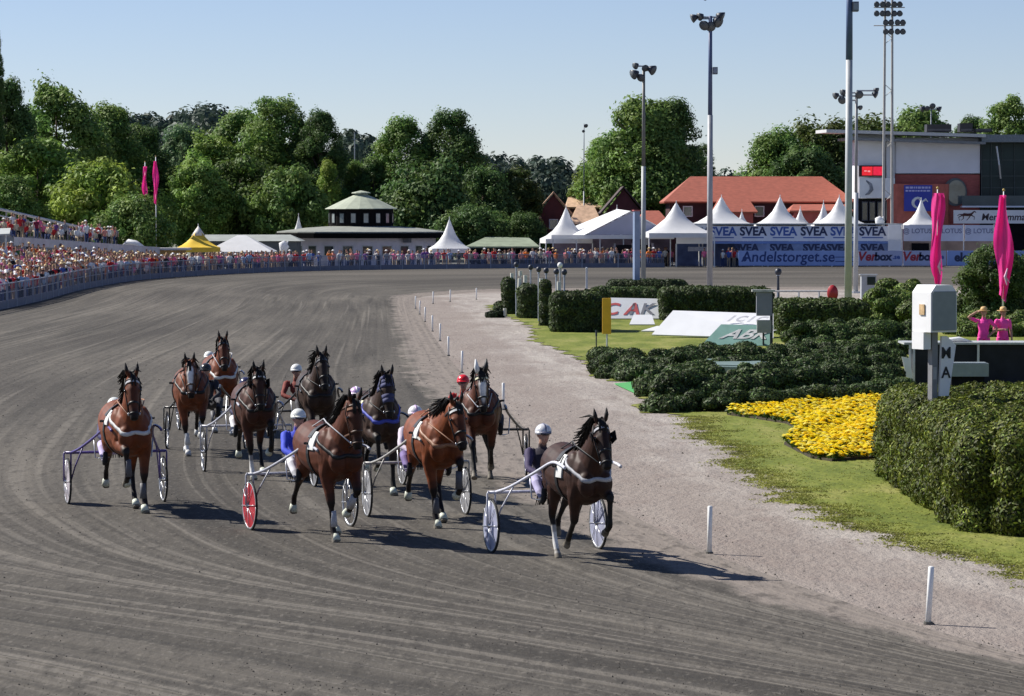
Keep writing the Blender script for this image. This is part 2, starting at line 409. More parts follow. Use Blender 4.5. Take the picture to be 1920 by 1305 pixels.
def cards(C, N, size, cols, name, m, aspect=1.6):
    """leaf-shaped faces (a bent rhombus) at C with normals N"""
    n = len(C); R = RNG.normal(size=(n, 3)); U = np.cross(N, R); U /= np.linalg.norm(U, axis=1)[:, None] + 1e-9; V = np.cross(N, U)
    s = size[:, None] if hasattr(size, '__len__') else size
    vs = np.stack([C - U * s * aspect * .5, C - V * s * .42 + N * s * .12, C + U * s * aspect * .5, C + V * s * .42 + N * s * .12], 1).reshape(-1, 3)
    me = bpy.data.meshes.new(name); me.vertices.add(4 * n); me.vertices.foreach_set('co', vs.astype('f').ravel())
    me.loops.add(4 * n); me.loops.foreach_set('vertex_index', np.arange(4 * n, dtype=np.int32))
    me.polygons.add(n); me.polygons.foreach_set('loop_start', np.arange(0, 4 * n, 4, dtype=np.int32))
    me.update(calc_edges=True); me.validate()
    a = me.color_attributes.new('Col', 'FLOAT_COLOR', 'POINT'); cc = np.ones((n, 4, 4), dtype='f'); cc[:, :, :3] = cols[:, None, :]
    a.data.foreach_set('color', cc.ravel()); me.materials.append(m)
    return me
def sphere_dirs(n):
    d = RNG.normal(size=(n, 3)); return d / np.linalg.norm(d, axis=1)[:, None]
def crown_mesh(kind, asp, seed):
    """crown in units of its own radius: x, y in -1..1, z in 0..asp"""
    global RNG; RNG = np.random.default_rng(seed)
    dens = {'round': 1.7, 'tall': 1.7, 'poplar': 1.2, 'ragged': 1.0, 'spruce': 2.0, 'fine': 2.4}[kind]
    crs = {'round': .25, 'tall': .24, 'poplar': .24, 'ragged': .22, 'spruce': .2, 'fine': .20}[kind]
    K = int(dens * (26 + 24 * asp)); z = RNG.uniform(0, 1, K)
    if kind in ('round', 'ragged', 'fine'): w = np.sqrt(np.clip(1 - ((z - .42) / .60) ** 2, 0, 1)) ** .8
    elif kind == 'tall': w = np.where(z < .6, .80 + .2 * np.sin(z * 5), np.sqrt(np.clip(1 - ((z - .6) / .42) ** 2, 0, 1)))
    elif kind == 'poplar': w = (1 - z) ** .5
    else: w = 1 - z * .96
    lob = 1 + .20 * np.sin(z * 7 + seed)
    a = RNG.uniform(0, 2 * math.pi, K); rr = (1 - crs * .7) * w * lob * RNG.uniform(.25, 1.0, K) ** .45
    zc = crs * .5 + z * (asp - crs * 1.35) + RNG.uniform(-.12, .12, K)
    c = np.stack([np.cos(a) * rr, np.sin(a) * rr, zc], 1); cr = RNG.uniform(.65, 1.3, K) * crs
    tone = RNG.uniform(.85, 1.35, K); warm = RNG.uniform(.8, 1.08, K); per = int(210 if kind not in ('fine', 'spruce') else 150)
    Cs = []; Ns = []; Cc = []; Sz = []
    for k in range(K):
        dd = sphere_dirs(per); dd[:, 2] += .15; q = c[k] + dd * (cr[k] * RNG.uniform(.35, 1.15, per) ** .5 * np.where(RNG.random(per) < .10, 1.45, 1.0))[:, None] * np.array([1, 1, .85])
        nn = dd + RNG.normal(scale=.38, size=(per, 3)); nn[:, 2] += .2; nn /= np.linalg.norm(nn, axis=1)[:, None]
        Cs.append(q); Ns.append(nn); t = tone[k] * RNG.uniform(.7, 1.3, per)
        Cc.append(np.stack([t * warm[k], t, t * .75], 1)); Sz.append(RNG.uniform(.032, .072, per))
    C, N, cc, s = map(np.concatenate, (Cs, Ns, Cc, Sz))
    ok = C[:, 2] > -.02
    return cards(C[ok], N[ok], s[ok], cc[ok], 'crown', M_tree)
CROWNS = {}
def get_crown(kind, v, asp):
    q = min((1.5, 2.2, 3, 4, 5.5, 8, 12), key=lambda u: abs(math.log(u / asp)))
    if (kind, v, q) not in CROWNS: CROWNS[(kind, v, q)] = crown_mesh(kind, q, 11 + v * 7 + len(kind))
    return CROWNS[(kind, v, q)], q
M_bark = mat('bark', (.10, .075, .055), .9, .3, 5, bump=.5)
def tree(x, ytop, hw, Y, kind, v, col, label, base_z=0.0, trunk_frac=.12, group=None, name='deciduous_tree', rot=None):
    s = PXM(Y); top = W(x, ytop, Y); H = top.z - base_z; R = hw / s
    t = empty(name, (top.x, Y, base_z), 0, label, 'tree', group)
    R *= 1.12; me, q = get_crown(kind, v, H * (1 - trunk_frac) / R); cr = link('crown', me, t, (0, 0, H * trunk_frac)); cr.scale = (R, R, H * (1 - trunk_frac) / q)
    cr.rotation_euler = (0, 0, random.uniform(0, 6.28) if rot is None else rot); cr.color = (*col, 1)
    mb = MB(); r0 = max(.15, H * .018)
    mb.tube([(0, 0, 0), (.05 * R, 0, H * .25), (0, .05 * R, H * .55), (0, 0, H * .85)], [r0, r0 * .8, r0 * .5, r0 * .12], 8)
    for k in range(6):
        a = k * 1.05 + x; h0 = H * (.25 + .08 * k)
        mb.tube([(0, 0, h0), (math.cos(a) * R * .35, math.sin(a) * R * .35, h0 + H * .12), (math.cos(a) * R * .75, math.sin(a) * R * .75, h0 + H * .2)], [r0 * .4, r0 * .25, r0 * .08], 6)
    mb.build('trunk', M_bark, t, True); return t
def blob_bush(name, blobs, size, dens, col, parent=None, var=.35, spike=.0, seed=1, core=True, m=None, flat_top=None):
    """leafy mass: small leaf faces over the surface of many overlapping lumps, around solid lumps coloured dark as inner shade"""
    global RNG; RNG = np.random.default_rng(seed)
    B = np.array([list(c) + list(r if hasattr(r, '__len__') else (r, r, r)) for c, r in blobs]); Cs = []; Ns = []; Cc = []; Sz = []
    for i, b in enumerate(B):
        area = 4 * math.pi * ((b[3] * b[4] + b[3] * b[5] + b[4] * b[5]) / 3); n = max(12, int(area * dens)); d = sphere_dirs(n)
        q = b[:3] + d * b[3:6] * RNG.uniform(.86, 1.06, n)[:, None]
        keep = q[:, 2] > 0.0
        for j, b2 in enumerate(B):
            if j != i: keep &= (((q - b2[:3]) / (b2[3:6] * .84)) ** 2).sum(1) > 1
        q = q[keep]; d = d[keep]; n = len(q)
        if n == 0: continue
        nn = d + RNG.normal(scale=.42, size=(n, 3)); nn /= np.linalg.norm(nn, axis=1)[:, None]
        t = RNG.uniform(.75, 1.25) * RNG.uniform(1 - var, 1 + var, n); w = RNG.uniform(.85, 1.25, n)
        Cs.append(q); Ns.append(nn); t = t * np.where(RNG.random(n) < .22, 1.7, .9); Cc.append(np.stack([col[0] * t * w, col[1] * t, col[2] * t], 1)); Sz.append(RNG.uniform(.7, 1.3, n) * size)
    C, N, cc, s = map(np.concatenate, (Cs, Ns, Cc, Sz))
    o = link(name, cards(C, N, s, cc, name, m or M_leaf, 1.9), parent)
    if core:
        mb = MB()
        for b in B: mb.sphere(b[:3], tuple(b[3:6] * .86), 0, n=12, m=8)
        me = mb.mesh('shade_core', [mat('core_shade_dark', (.025, .035, .012), .95, .4, 9)], True); link('shade_core', me, o)  # near-black lumps carry the shade between the leaves and close the gaps
    return o

def clods():
    rr = random.Random(8); v = []; f = []
    for k in range(9000):
        u = rr.random(); y = 30 + 75 * u ** 1.8; x = rr.uniform(-.165, .165) * y
        ce = min(CI[:111], key=lambda p: abs(p.y - y)).x
        if x > ce + .3 and rr.random() < .9: continue
        r = rr.choice([.006, .008, .010, .012, .018]) * rr.uniform(.7, 1.3) * (.5 + y / 80); o = len(v); a0 = rr.uniform(0, 6.28)
        for q in range(5): a = a0 + q * 1.2566; v.append((x + r * math.cos(a) * rr.uniform(.7, 1.2), y + r * math.sin(a) * rr.uniform(.7, 1.2), .010))
        v.append((x + rr.uniform(-.3, .3) * r, y, .016 + r * rr.uniform(.4, .9)))
        for q in range(5): f.append((o + q, o + (q + 1) % 5, o + 5))
    me = bpy.data.meshes.new('gravel_clods'); me.from_pydata(v, [], f); me.materials.append(mat('clod_dirt', (.075, .066, .055), .95, .5, 1.5))
    tag(link('gravel_clods', me), 'loose clods and grit thrown over the track surface', 'gravel', kind='stuff')
clods()
# ------------------------------------------------------------------ bodies: loft the parts, fuse them into one skin, colour by nearest part
def fuse(mb_v, mb_f, voxel, samples, name, m, smooth_it=4, noise_amp=0):
    me = bpy.data.meshes.new('raw'); me.from_pydata(mb_v, [], mb_f); me.update()
    bm = bmesh.new(); bm.from_mesh(me); bmesh.ops.recalc_face_normals(bm, faces=bm.faces); bm.to_mesh(me); bm.free()
    o = bpy.data.objects.new('raw', me); COL.objects.link(o)
    r = o.modifiers.new('r', 'REMESH'); r.mode = 'VOXEL'; r.voxel_size = voxel; r.adaptivity = 0
    s = o.modifiers.new('s', 'SMOOTH'); s.factor = .6; s.iterations = smooth_it
    out = bpy.data.meshes.new_from_object(o.evaluated_get(bpy.context.evaluated_depsgraph_get()))
    bpy.data.objects.remove(o); out.name = name
    n = len(out.vertices); co = np.zeros(n * 3, dtype='f'); out.vertices.foreach_get('co', co); co = co.reshape(-1, 3)
    sp_ = np.array([x[:3] for x in samples]); sr = np.array([x[3] for x in samples]); sc = np.array([x[4] for x in samples])
    d = np.linalg.norm(co[:, None, :] - sp_[None], axis=2) / sr[None]
    w = np.exp(-(d - d.min(1, keepdims=True)) * 9.0); w /= w.sum(1, keepdims=True)
    c = w @ sc
    a = out.color_attributes.new('Col', 'FLOAT_COLOR', 'POINT'); a.data.foreach_set('color', np.concatenate([c, np.ones((n, 1))], 1).astype('f').ravel())
    out.materials.clear(); out.materials.append(m); out.polygons.foreach_set('use_smooth', [True] * len(out.polygons))
    return out
class Body:
    def __init__(s): s.mb = MB(); s.s = []
    def limb(s, pts, ra, rb, cols, side=(0, 1, 0), n=14, step=2):
        """pts are subdivided smoothly; cols one per point"""
        P = [Vector(p) for p in pts]; k = step; Q = cat_rom(P, k); A = []; B = []; C = []
        for i in range(len(Q)):
            j = min(i // k, len(P) - 2); t = i / k - j
            A.append(ra[j] * (1 - t) + ra[j + 1] * t); B.append(rb[j] * (1 - t) + rb[j + 1] * t)
            C.append([cols[j][q] * (1 - t) + cols[j + 1][q] * t for q in range(3)])
        s.mb.loft(Q, A, B, side, n)
        for q, a, b, c in zip(Q, A, B, C): s.s.append((*q, (a + b) * .5 + .01, c))
    def ball(s, c, r, col, w=None):
        s.mb.sphere(c, r, n=12, m=8); rr = r if not hasattr(r, '__len__') else sum(r) / 3
        s.s.append((*c, (w or rr), col))
    def mark(s, c, r, col): s.s.append((*c, r, col))
    def mesh(s, name, m, voxel, smooth=4): return fuse(s.mb.v, s.mb.f, voxel, s.s, name, m, smooth)

M_coat = vmat('horse_coat', .56, .22, .28, 8.0, bump=.3)
M_hair = vmat('horse_hair', .65, .3, .3, 40.0)
M_cloth = vmat('driver_clothes', .75, .25, .10, 14.0)
M_strap = mat('black_leather', (.012, .012, .013), .5, .3, 20)
M_steel = mat('brushed_steel', (.55, .56, .58), .35, .1, 20, metal=.8)
LEGF = {'S': [(.50, .93), (.545, .53), (.54, .21), (.60, .09)], 'B': [(.49, .95), (.33, .60), (.07, .38), (-.02, .29)],
        'U': [(.58, 1.0), (.93, .92), (.90, .56), (.76, .48)], 'F': [(.58, .97), (.86, .66), (1.00, .34), (1.08, .24)], 'L': [(.54, .97), (.76, .68), (.50, .46), (.37, .38)]}
LEGH = {'S': [(-.40, .98), (-.68, .58), (-.62, .22), (-.55, .09)], 'B': [(-.50, .98), (-.92, .70), (-1.20, .46), (-1.24, .33)],
        'F': [(-.28, .95), (-.42, .53), (-.24, .22), (-.15, .10)], 'U': [(-.30, 1.0), (-.56, .70), (-.52, .38), (-.60, .26)]}

def horse_body(legs, coat, dark, neck=(1.16, 1.90), head_yaw=0.0, head_pitch=58, socks=(), blaze=False, sc_head=1.0, muzzle=None):
    """legs = (right fore, left fore, right hind, left hind); +X forward, +Y the horse's left"""
    b = Body(); c, d = coat, dark; hoof = (.16, .14, .11); white = (.72, .70, .66); lt = tuple(x * 1.15 for x in coat)
    b.limb([(-.84, 0, 1.27), (-.76, 0, 1.28), (-.60, 0, 1.26), (-.38, 0, 1.22), (-.12, 0, 1.17), (.15, 0, 1.16), (.38, 0, 1.17), (.58, 0, 1.20), (.74, 0, 1.20), (.86, 0, 1.20)],
           [.07, .21, .30, .325, .34, .365, .385, .37, .29, .12], [.07, .21, .295, .325, .34, .34, .315, .285, .235, .11], [c] * 10, n=20)
    for y in (-1, 1):
        b.ball((-.52, y * .15, 1.24), (.26, .14, .25), c); b.ball((.52, y * .185, 1.20), (.18, .115, .31), c)
        b.ball((.80, y * .115, 1.10), (.11, .12, .17), c); b.ball((-.66, y * .15, 1.08), (.14, .10, .20), c)
    b.ball((.50, 0, 1.50), (.26, .08, .10), c)
    # neck
    px, pz = neck; n0 = Vector((.60, 0, 1.33)); n3 = Vector((px, 0, pz)); hy = head_yaw
    off = lambda t: math.sin(hy) * .30 * t * t
    mid1 = n0.lerp(n3, .35) + Vector((0, off(.4), -.015)); mid2 = n0.lerp(n3, .7) + Vector((0, off(.75), .015)); top = n3 + Vector((0, off(1), .0))
    b.limb([n0, mid1, mid2, top], [.31, .225, .165, .125], [.20, .14, .105, .085], [c, c, c, c], n=16)
    # head
    hp = rad(head_pitch); ax = Vector((math.cos(hp) * math.cos(hy), math.cos(hp) * math.sin(hy), -math.sin(hp))); sd_ = Vector((-math.sin(hy), math.cos(hy), 0)); up = ax.cross(sd_) * -1
    if up.z < 0: up = -up
    H = lambda a, u=0, s_=0: top + ax * (a * sc_head) + up * u + sd_ * s_
    mz = muzzle or tuple(x * .5 for x in d)
    fc = white if blaze else c
    b.limb([H(-.06, .0), H(.05, .015), H(.17, .02), H(.30, .015), H(.43, .0), H(.52, -.005), H(.585, -.012)], [.085, .125, .135, .115, .085, .075, .05], [.07, .085, .098, .078, .062, .064, .048],
           [c, c, tuple(x * .7 for x in c), tuple(x * .5 for x in c), tuple(x * .4 for x in c), mz, mz], side=sd_, n=14)
    for s_ in (-1, 1):
        b.ball(H(.16, -.05, .055 * s_), (.085, .045, .085), c); b.ball(H(.17, .055, .088 * s_), (.035, .022, .028), c)
        e0 = H(-.05, .09, .055 * s_); e1 = H(-.115, .15, .075 * s_); e2 = H(-.215, .185, .085 * s_)
        b.limb([e0, e1, e2], [.034, .038, .008], [.030, .030, .006], [c, d, d], side=sd_, n=8)
        b.mark(H(.50, .02, .055 * s_), .05, mz)
    if blaze:
        for a in (.10, .18, .26, .34, .42): b.mark(H(a, .15, 0), .075, white)
    # legs
    for i, (k, y) in enumerate(zip(legs, (-1, 1, -1, 1))):
        fore = i < 2; J = (LEGF if fore else LEGH)[k]; low = white if i in socks else d
        if fore:
            Y = [.170, .178, .150, .14, .14]; sh = (.60, y * Y[0], 1.18); q = [(p[0], y * yy, p[1]) for p, yy in zip(J, Y[1:])]
            e, kn, fe, co_ = map(Vector, q); m1 = e.lerp(kn, .55); m2 = kn.lerp(fe, .22); m3 = kn.lerp(fe, .75)
            b.limb([sh, e, m1, kn, m2, m3, fe, co_], [.17, .13, .080, .060, .040, .037, .047, .040], [.10, .105, .072, .058, .037, .034, .041, .042], [c, c, c, d, d, low, low, low], n=12)
            dirn = (co_ - fe).normalized()
        else:
            Y = [.13, .16, .13, .12, .12]; hip = (-.50, y * .13, 1.26); q = [(p[0], y * yy, p[1]) for p, yy in zip(J, Y[1:])]
            s_, ho, fe, co_ = map(Vector, q); m1 = s_.lerp(ho, .55); m2 = ho.lerp(fe, .25); m3 = ho.lerp(fe, .75)
            b.limb([hip, s_, m1, ho, m2, m3, fe, co_], [.26, .17, .088, .062, .045, .038, .045, .036], [.13, .115, .068, .050, .038, .032, .038, .038], [c, c, c, d, d, low, low, low], n=12)
            dirn = (co_ - fe).normalized()
        # hoof, sole flat on the ground when the leg stands
        tip = co_ + (Vector((.045, 0, -.085)) if k == 'S' else dirn * .095)
        if k == 'S': tip.z = .0
        b.limb([co_ - dirn * .01, co_.lerp(tip, .5), tip], [.040, .052, .060], [.042, .050, .055], [hoof, hoof, hoof], n=12, step=1)
    return b, H, sd_, up, top

def ring(bvh, o, u, v, a0, a1, wdir, width, off, n=28, far=1.2):
    """a strap lying on the skin: rays from outside towards o in the plane (u, v); strap faces both sides"""
    o, u, v, wd_ = Vector(o), Vector(u).normalized(), Vector(v).normalized(), Vector(wdir).normalized(); rows = []
    for k in range(n + 1):
        a = a0 + (a1 - a0) * k / n; dr = u * math.cos(a) + v * math.sin(a); row = []
        for s_ in (-.5, .5):
            c = o + wd_ * (s_ * width); hit = bvh.ray_cast(c + dr * far, -dr, far)
            p = hit[0] if hit[0] is not None else c + dr * .1
            row += [p + dr * (off + .004), p + dr * off * .2]
        rows.append(row)
    vs = [p for r in rows for p in r]; fs = []
    for k in range(n):
        a = k * 4; b = a + 4
        fs += [(a, a + 2, b + 2, b), (a, b, b + 1, a + 1), (a + 2, a + 3, b + 3, b + 2)]
    return vs, fs
def bvh_of(me):
    bm = bmesh.new(); bm.from_mesh(me); t = BVHTree.FromBMesh(bm); bm.free(); return t

def make_horse(x, y, a, spec, label, D=1.42):
    """x, y: pixel of the sulky's axle on the ground; a: heading to the right of the camera, degrees"""
    g = G(x, y); ang = math.atan2(-math.cos(rad(a)), math.sin(rad(a)))
    R = Matrix.Rotation(ang, 3, 'Z'); loc = g + R @ Vector((D + spec.get('dx', 0), spec.get('dy', 0), 0))
    t = empty('horse', loc, ang + rad(spec.get('turn', 0)), label, 'horse', 'trotting horses in the race')
    k_ = spec.get('size', 1.07); t.scale = (k_, k_, k_); t.rotation_euler.x = rad(spec.get('roll', 2.5))
    bd, H, sd_, up, top = horse_body(spec['legs'], spec['coat'], spec['dark'], spec.get('neck', (1.16, 1.90)), rad(spec.get('yaw', 0)), spec.get('pitch', 58), spec.get('socks', ()), spec.get('blaze', False))
    me = bd.mesh('body', M_coat, .0155, 3); body = link('body', me, t); bv = bvh_of(me)
    hc = spec.get('hair', (.012, .010, .009)); seedr = random.Random(int(x))
    # mane and forelock: locks lying over and lifting off the crest
    mb = MB(); n0 = Vector((.56, 0, 1.58)); cr = [n0.lerp(Vector((top.x - .09, top.y, top.z + .13)), k / 15) for k in range(16)]
    fly = spec.get('mane', .10) * .65
    for k, p in enumerate(cr):
        if k: p.y = top.y * (k / 15) ** 2
        for q in range(7):
            s_ = -1 if seedr.random() < .75 else 1; L = seedr.uniform(.14, .26); b0 = p + Vector((seedr.uniform(-.03, .03), 0, -.02))
            lift = seedr.random() ** 2 * fly; b1 = b0 + Vector((-.02 - lift * .5, s_ * (.06 + lift * .3), .015 + lift * .35)); b2 = b1 + Vector((-.03 - lift * .8, s_ * (.05 + lift * .5), -L * .75 + lift * .9))
            mb.loft([b0, b1, b2], [.014, .016, .004], [.030, .024, .005], n=5, cols=[(*hc, 1)] * 3)
    mb.build('mane', M_hair, t, True, True); mb = MB()
    for q in range(9):
        s_ = seedr.uniform(-.035, .035); b0 = H(-.06, .13, s_); b1 = H(.03, .15, s_ * 1.4); b2 = H(.14, .145, s_ * 1.8)
        mb.loft([b0, b1, b2], [.010, .010, .003], [.014, .012, .004], n=5, cols=[(*hc, 1)] * 3)
    mb.build('forelock', M_hair, t, True, True)
    mb = MB()
    for q in range(26):
        w1, w2 = seedr.uniform(-.05, .05), seedr.uniform(-.14, .14); r0 = seedr.uniform(.012, .03)
        mb.loft([(-.82, w1 * .4, 1.40), (-.98, w1, 1.36), (-1.10, w1 * 1.5, 1.15), (-1.18, w2, .88), (-1.25, w2 * 1.3, .66)], [.02, r0, r0, r0 * .7, .004], [.02, r0, r0, r0 * .7, .004], n=5, cols=[(*hc, 1)] * 5)
    mb.build('tail', M_hair, t, True, True)
    for s_ in (-1, 1):
        MB().sphere(H(.17, .06, .105 * s_), .021, n=10, m=6).build('eye', mat('horse_eye', (.01, .007, .005), .08, .1, 5, spec=.8), t, True)
    # bridle
    sc_ = mat('strap_' + spec['bridle'], STRAPS[spec['bridle']], .5, .12, 20)
    Hd = (H(1) - H(0)).normalized(); mb = MB()
    for aa, w, o_ in ((.36, .026, .004), (.50, .018, .004)):
        v_, f_ = ring(bv, H(aa), sd_, up, 0, 2 * math.pi, Hd, w, o_, 24, .4); mb.add(v_, f_)
    v_, f_ = ring(bv, H(.02), sd_, up, 0, 2 * math.pi, Hd, .022, .006, 24, .4); mb.add(v_, f_)
    for s_ in (-1, 1):
        mb.tube([H(-.02, .05, .092 * s_), H(.10, .0, .112 * s_), H(.30, -.0, .092 * s_), H(.46, -.03, .072 * s_)], .009, 6)
    mb.build('bridle', M_strap if spec['bridle'] == 'black' else sc_, t, True)
    bb = STRAPS.get(spec.get('brow', ''), None)
    if bb:
        v_, f_ = ring(bv, H(.06), sd_, up, -.2, math.pi + .2, Hd, .03, .012, 16, .4)
        MB().add(v_, f_).build('browband', mat('strap_' + spec['brow'], bb, .5, .12, 20), t)
    for s_ in (-1, 1):
        MB().sphere(H(.49, -.02, .078 * s_), (.012, .012, .022), n=8, m=5).build('bit_ring', M_steel, t, True)
    if spec.get('blinkers'):
        for s_ in (-1, 1):
            mb = MB(); c0 = H(.14, .06, .125 * s_); mb.slab([H(.08, -.0, .12 * s_), H(.24, -.0, .115 * s_), H(.22, .10, .165 * s_), H(.09, .10, .165 * s_)], .006)
            mb.build('blinker', M_strap, t)
    if spec.get('hood'):
        mb = MB()
        for aa in (-.02, .04, .10, .27, .33):
            v_, f_ = ring(bv, H(aa), sd_, up, 0, 2 * math.pi, Hd, .062, .008, 22, .4); mb.add(v_, f_)
        mb.build('hood', mat('hood_cloth', spec['hood'], .8, .15, 15), t, True)
    if spec.get('earcovers'):
        for s_ in (-1, 1):
            mb = MB().loft([H(-.03, .09, .055 * s_), H(-.11, .15, .075 * s_), H(-.225, .19, .086 * s_)], [.045, .046, .012], [.038, .038, .010], side=sd_, n=8)
            mb.build('ear_cover', mat('white_cotton', (.75, .75, .74), .8, .08, 12) if s_ == spec['earcovers'] or spec['earcovers'] == 2 else M_strap, t, True)
    # harness: girth, saddle, number cloth, breast collar
    mb = MB()
    v_, f_ = ring(bv, (.20, 0, 1.17), (0, 1, 0), (0, 0, 1), 0, 2 * math.pi, (1, 0, 0), .07, .010, 40); mb.add(v_, f_)
    v_, f_ = ring(bv, (.20, 0, 1.17), (0, 1, 0), (0, 0, 1), rad(35), rad(145), (1, 0, 0), .13, .030, 20); mb.add(v_, f_)
    for s_ in (-1, 1):
        mb.tube([(.20, s_ * .09, 1.55), (.20, s_ * .085, 1.62), (.20, s_ * .05, 1.63)], .008, 6)
        mb.tube([(.20, s_ * .31, 1.30), (.22, s_ * .36, 1.31), (.24, s_ * .38, 1.31)], .018, 6)
    mb.build('harness_saddle', M_strap, t)
    if spec.get('cloth'):
        cm = mat('number_cloth_' + spec['cloth'], STRAPS[spec['cloth']], .8, .08, 14)
        v_, f_ = ring(bv, (.32, 0, 1.17), (0, 1, 0), (0, 0, 1), rad(128), rad(128 + spec.get('cl', 52)), (1, 0, 0), .17, .020, 14); o_ = MB().add(v_, f_).build('number_cloth', cm, t)
        hit = bv.ray_cast(Vector((.32, -1.5, 1.38)), Vector((0, 1, 0)), 3)
        if hit[0] and spec.get('num'):
            M = Matrix.Translation(hit[0] + Vector((0, -.028, -.0))) @ Matrix.Rotation(rad(-30), 4, 'X') @ Matrix.Rotation(math.pi / 2, 4, 'X')
            text_mesh('number', spec['num'], .16, mat('ink_black', (.015, .015, .018), .6), o_, M, .003, bold=.006)
    if spec.get('collar'):
        cm = mat('strap_' + spec['collar'], STRAPS[spec['collar']], .55, .1, 18)
        mb = MB(); wv = Vector((.42, 0, 1))
        v_, f_ = ring(bv, (.52, 0, 1.35), (0, 1, 0), Vector((1, 0, -.52)), rad(-28), rad(208), wv, .038, .014, 34); mb.add(v_, f_)
        mb.build('breast_collar', cm, t, True)
    # leg boots and bell boots
    for i, (k, y_) in enumerate(zip(spec['legs'], (-1, 1, -1, 1))):
        fore = i < 2; J = (LEGF if fore else LEGH)[k]
        kn, fe, co_ = Vector((J[1][0], y_ * .130, J[1][1])), Vector((J[2][0], y_ * .125, J[2][1])), Vector((J[3][0], y_ * .125, J[3][1]))
        bc = spec.get('boots')
        if bc and (fore or spec.get('hindboots', True)):
            a0 = kn.lerp(fe, .32); a1 = kn.lerp(fe, .98)
            MB().loft([a0, a0.lerp(a1, .5), a1], [.048, .050, .058], [.044, .046, .052], n=12).build('leg_boot', mat('boot_' + bc, STRAPS[bc], .6, .12, 12), t, True)
        if spec.get('bells'):
            dr = (co_ - fe).normalized(); tp = co_ + (Vector((.03, 0, -.055)) if k == 'S' else dr * .06)
            MB().loft([fe.lerp(co_, .75), tp], [.046, .063], [.046, .060], n=12).build('bell_boot', mat('boot_' + spec['bells'], STRAPS[spec['bells']], .6, .12, 12), t, True)
    # reins run back to the driver's hands
    hands = Vector((-D + .42, 0, 1.06))
    for s_ in (-1, 1):
        MB().tube([H(.49, -.02, .085 * s_), (.62, s_ * .19, 1.60 if spec.get('neck', (0, 1.9))[1] > 1.8 else 1.45), (.20, s_ * .09, 1.615), (-.45, s_ * .14, 1.42), (hands.x, s_ * .16, hands.z)], .009, 6).build('rein', mat('rein_' + spec.get('rein', 'tan'), STRAPS[spec.get('rein', 'tan')], .6), t, True)
    return t

STRAPS = {'black': (.012, .012, .013), 'tan': (.32, .16, .09), 'white': (.60, .60, .58), 'grey': (.42, .42, .44), 'blue': (.06, .08, .42), 'cream': (.62, .60, .42), 'darkgrey': (.10, .10, .11), 'pale': (.55, .58, .48), 'brown': (.07, .03, .015)}

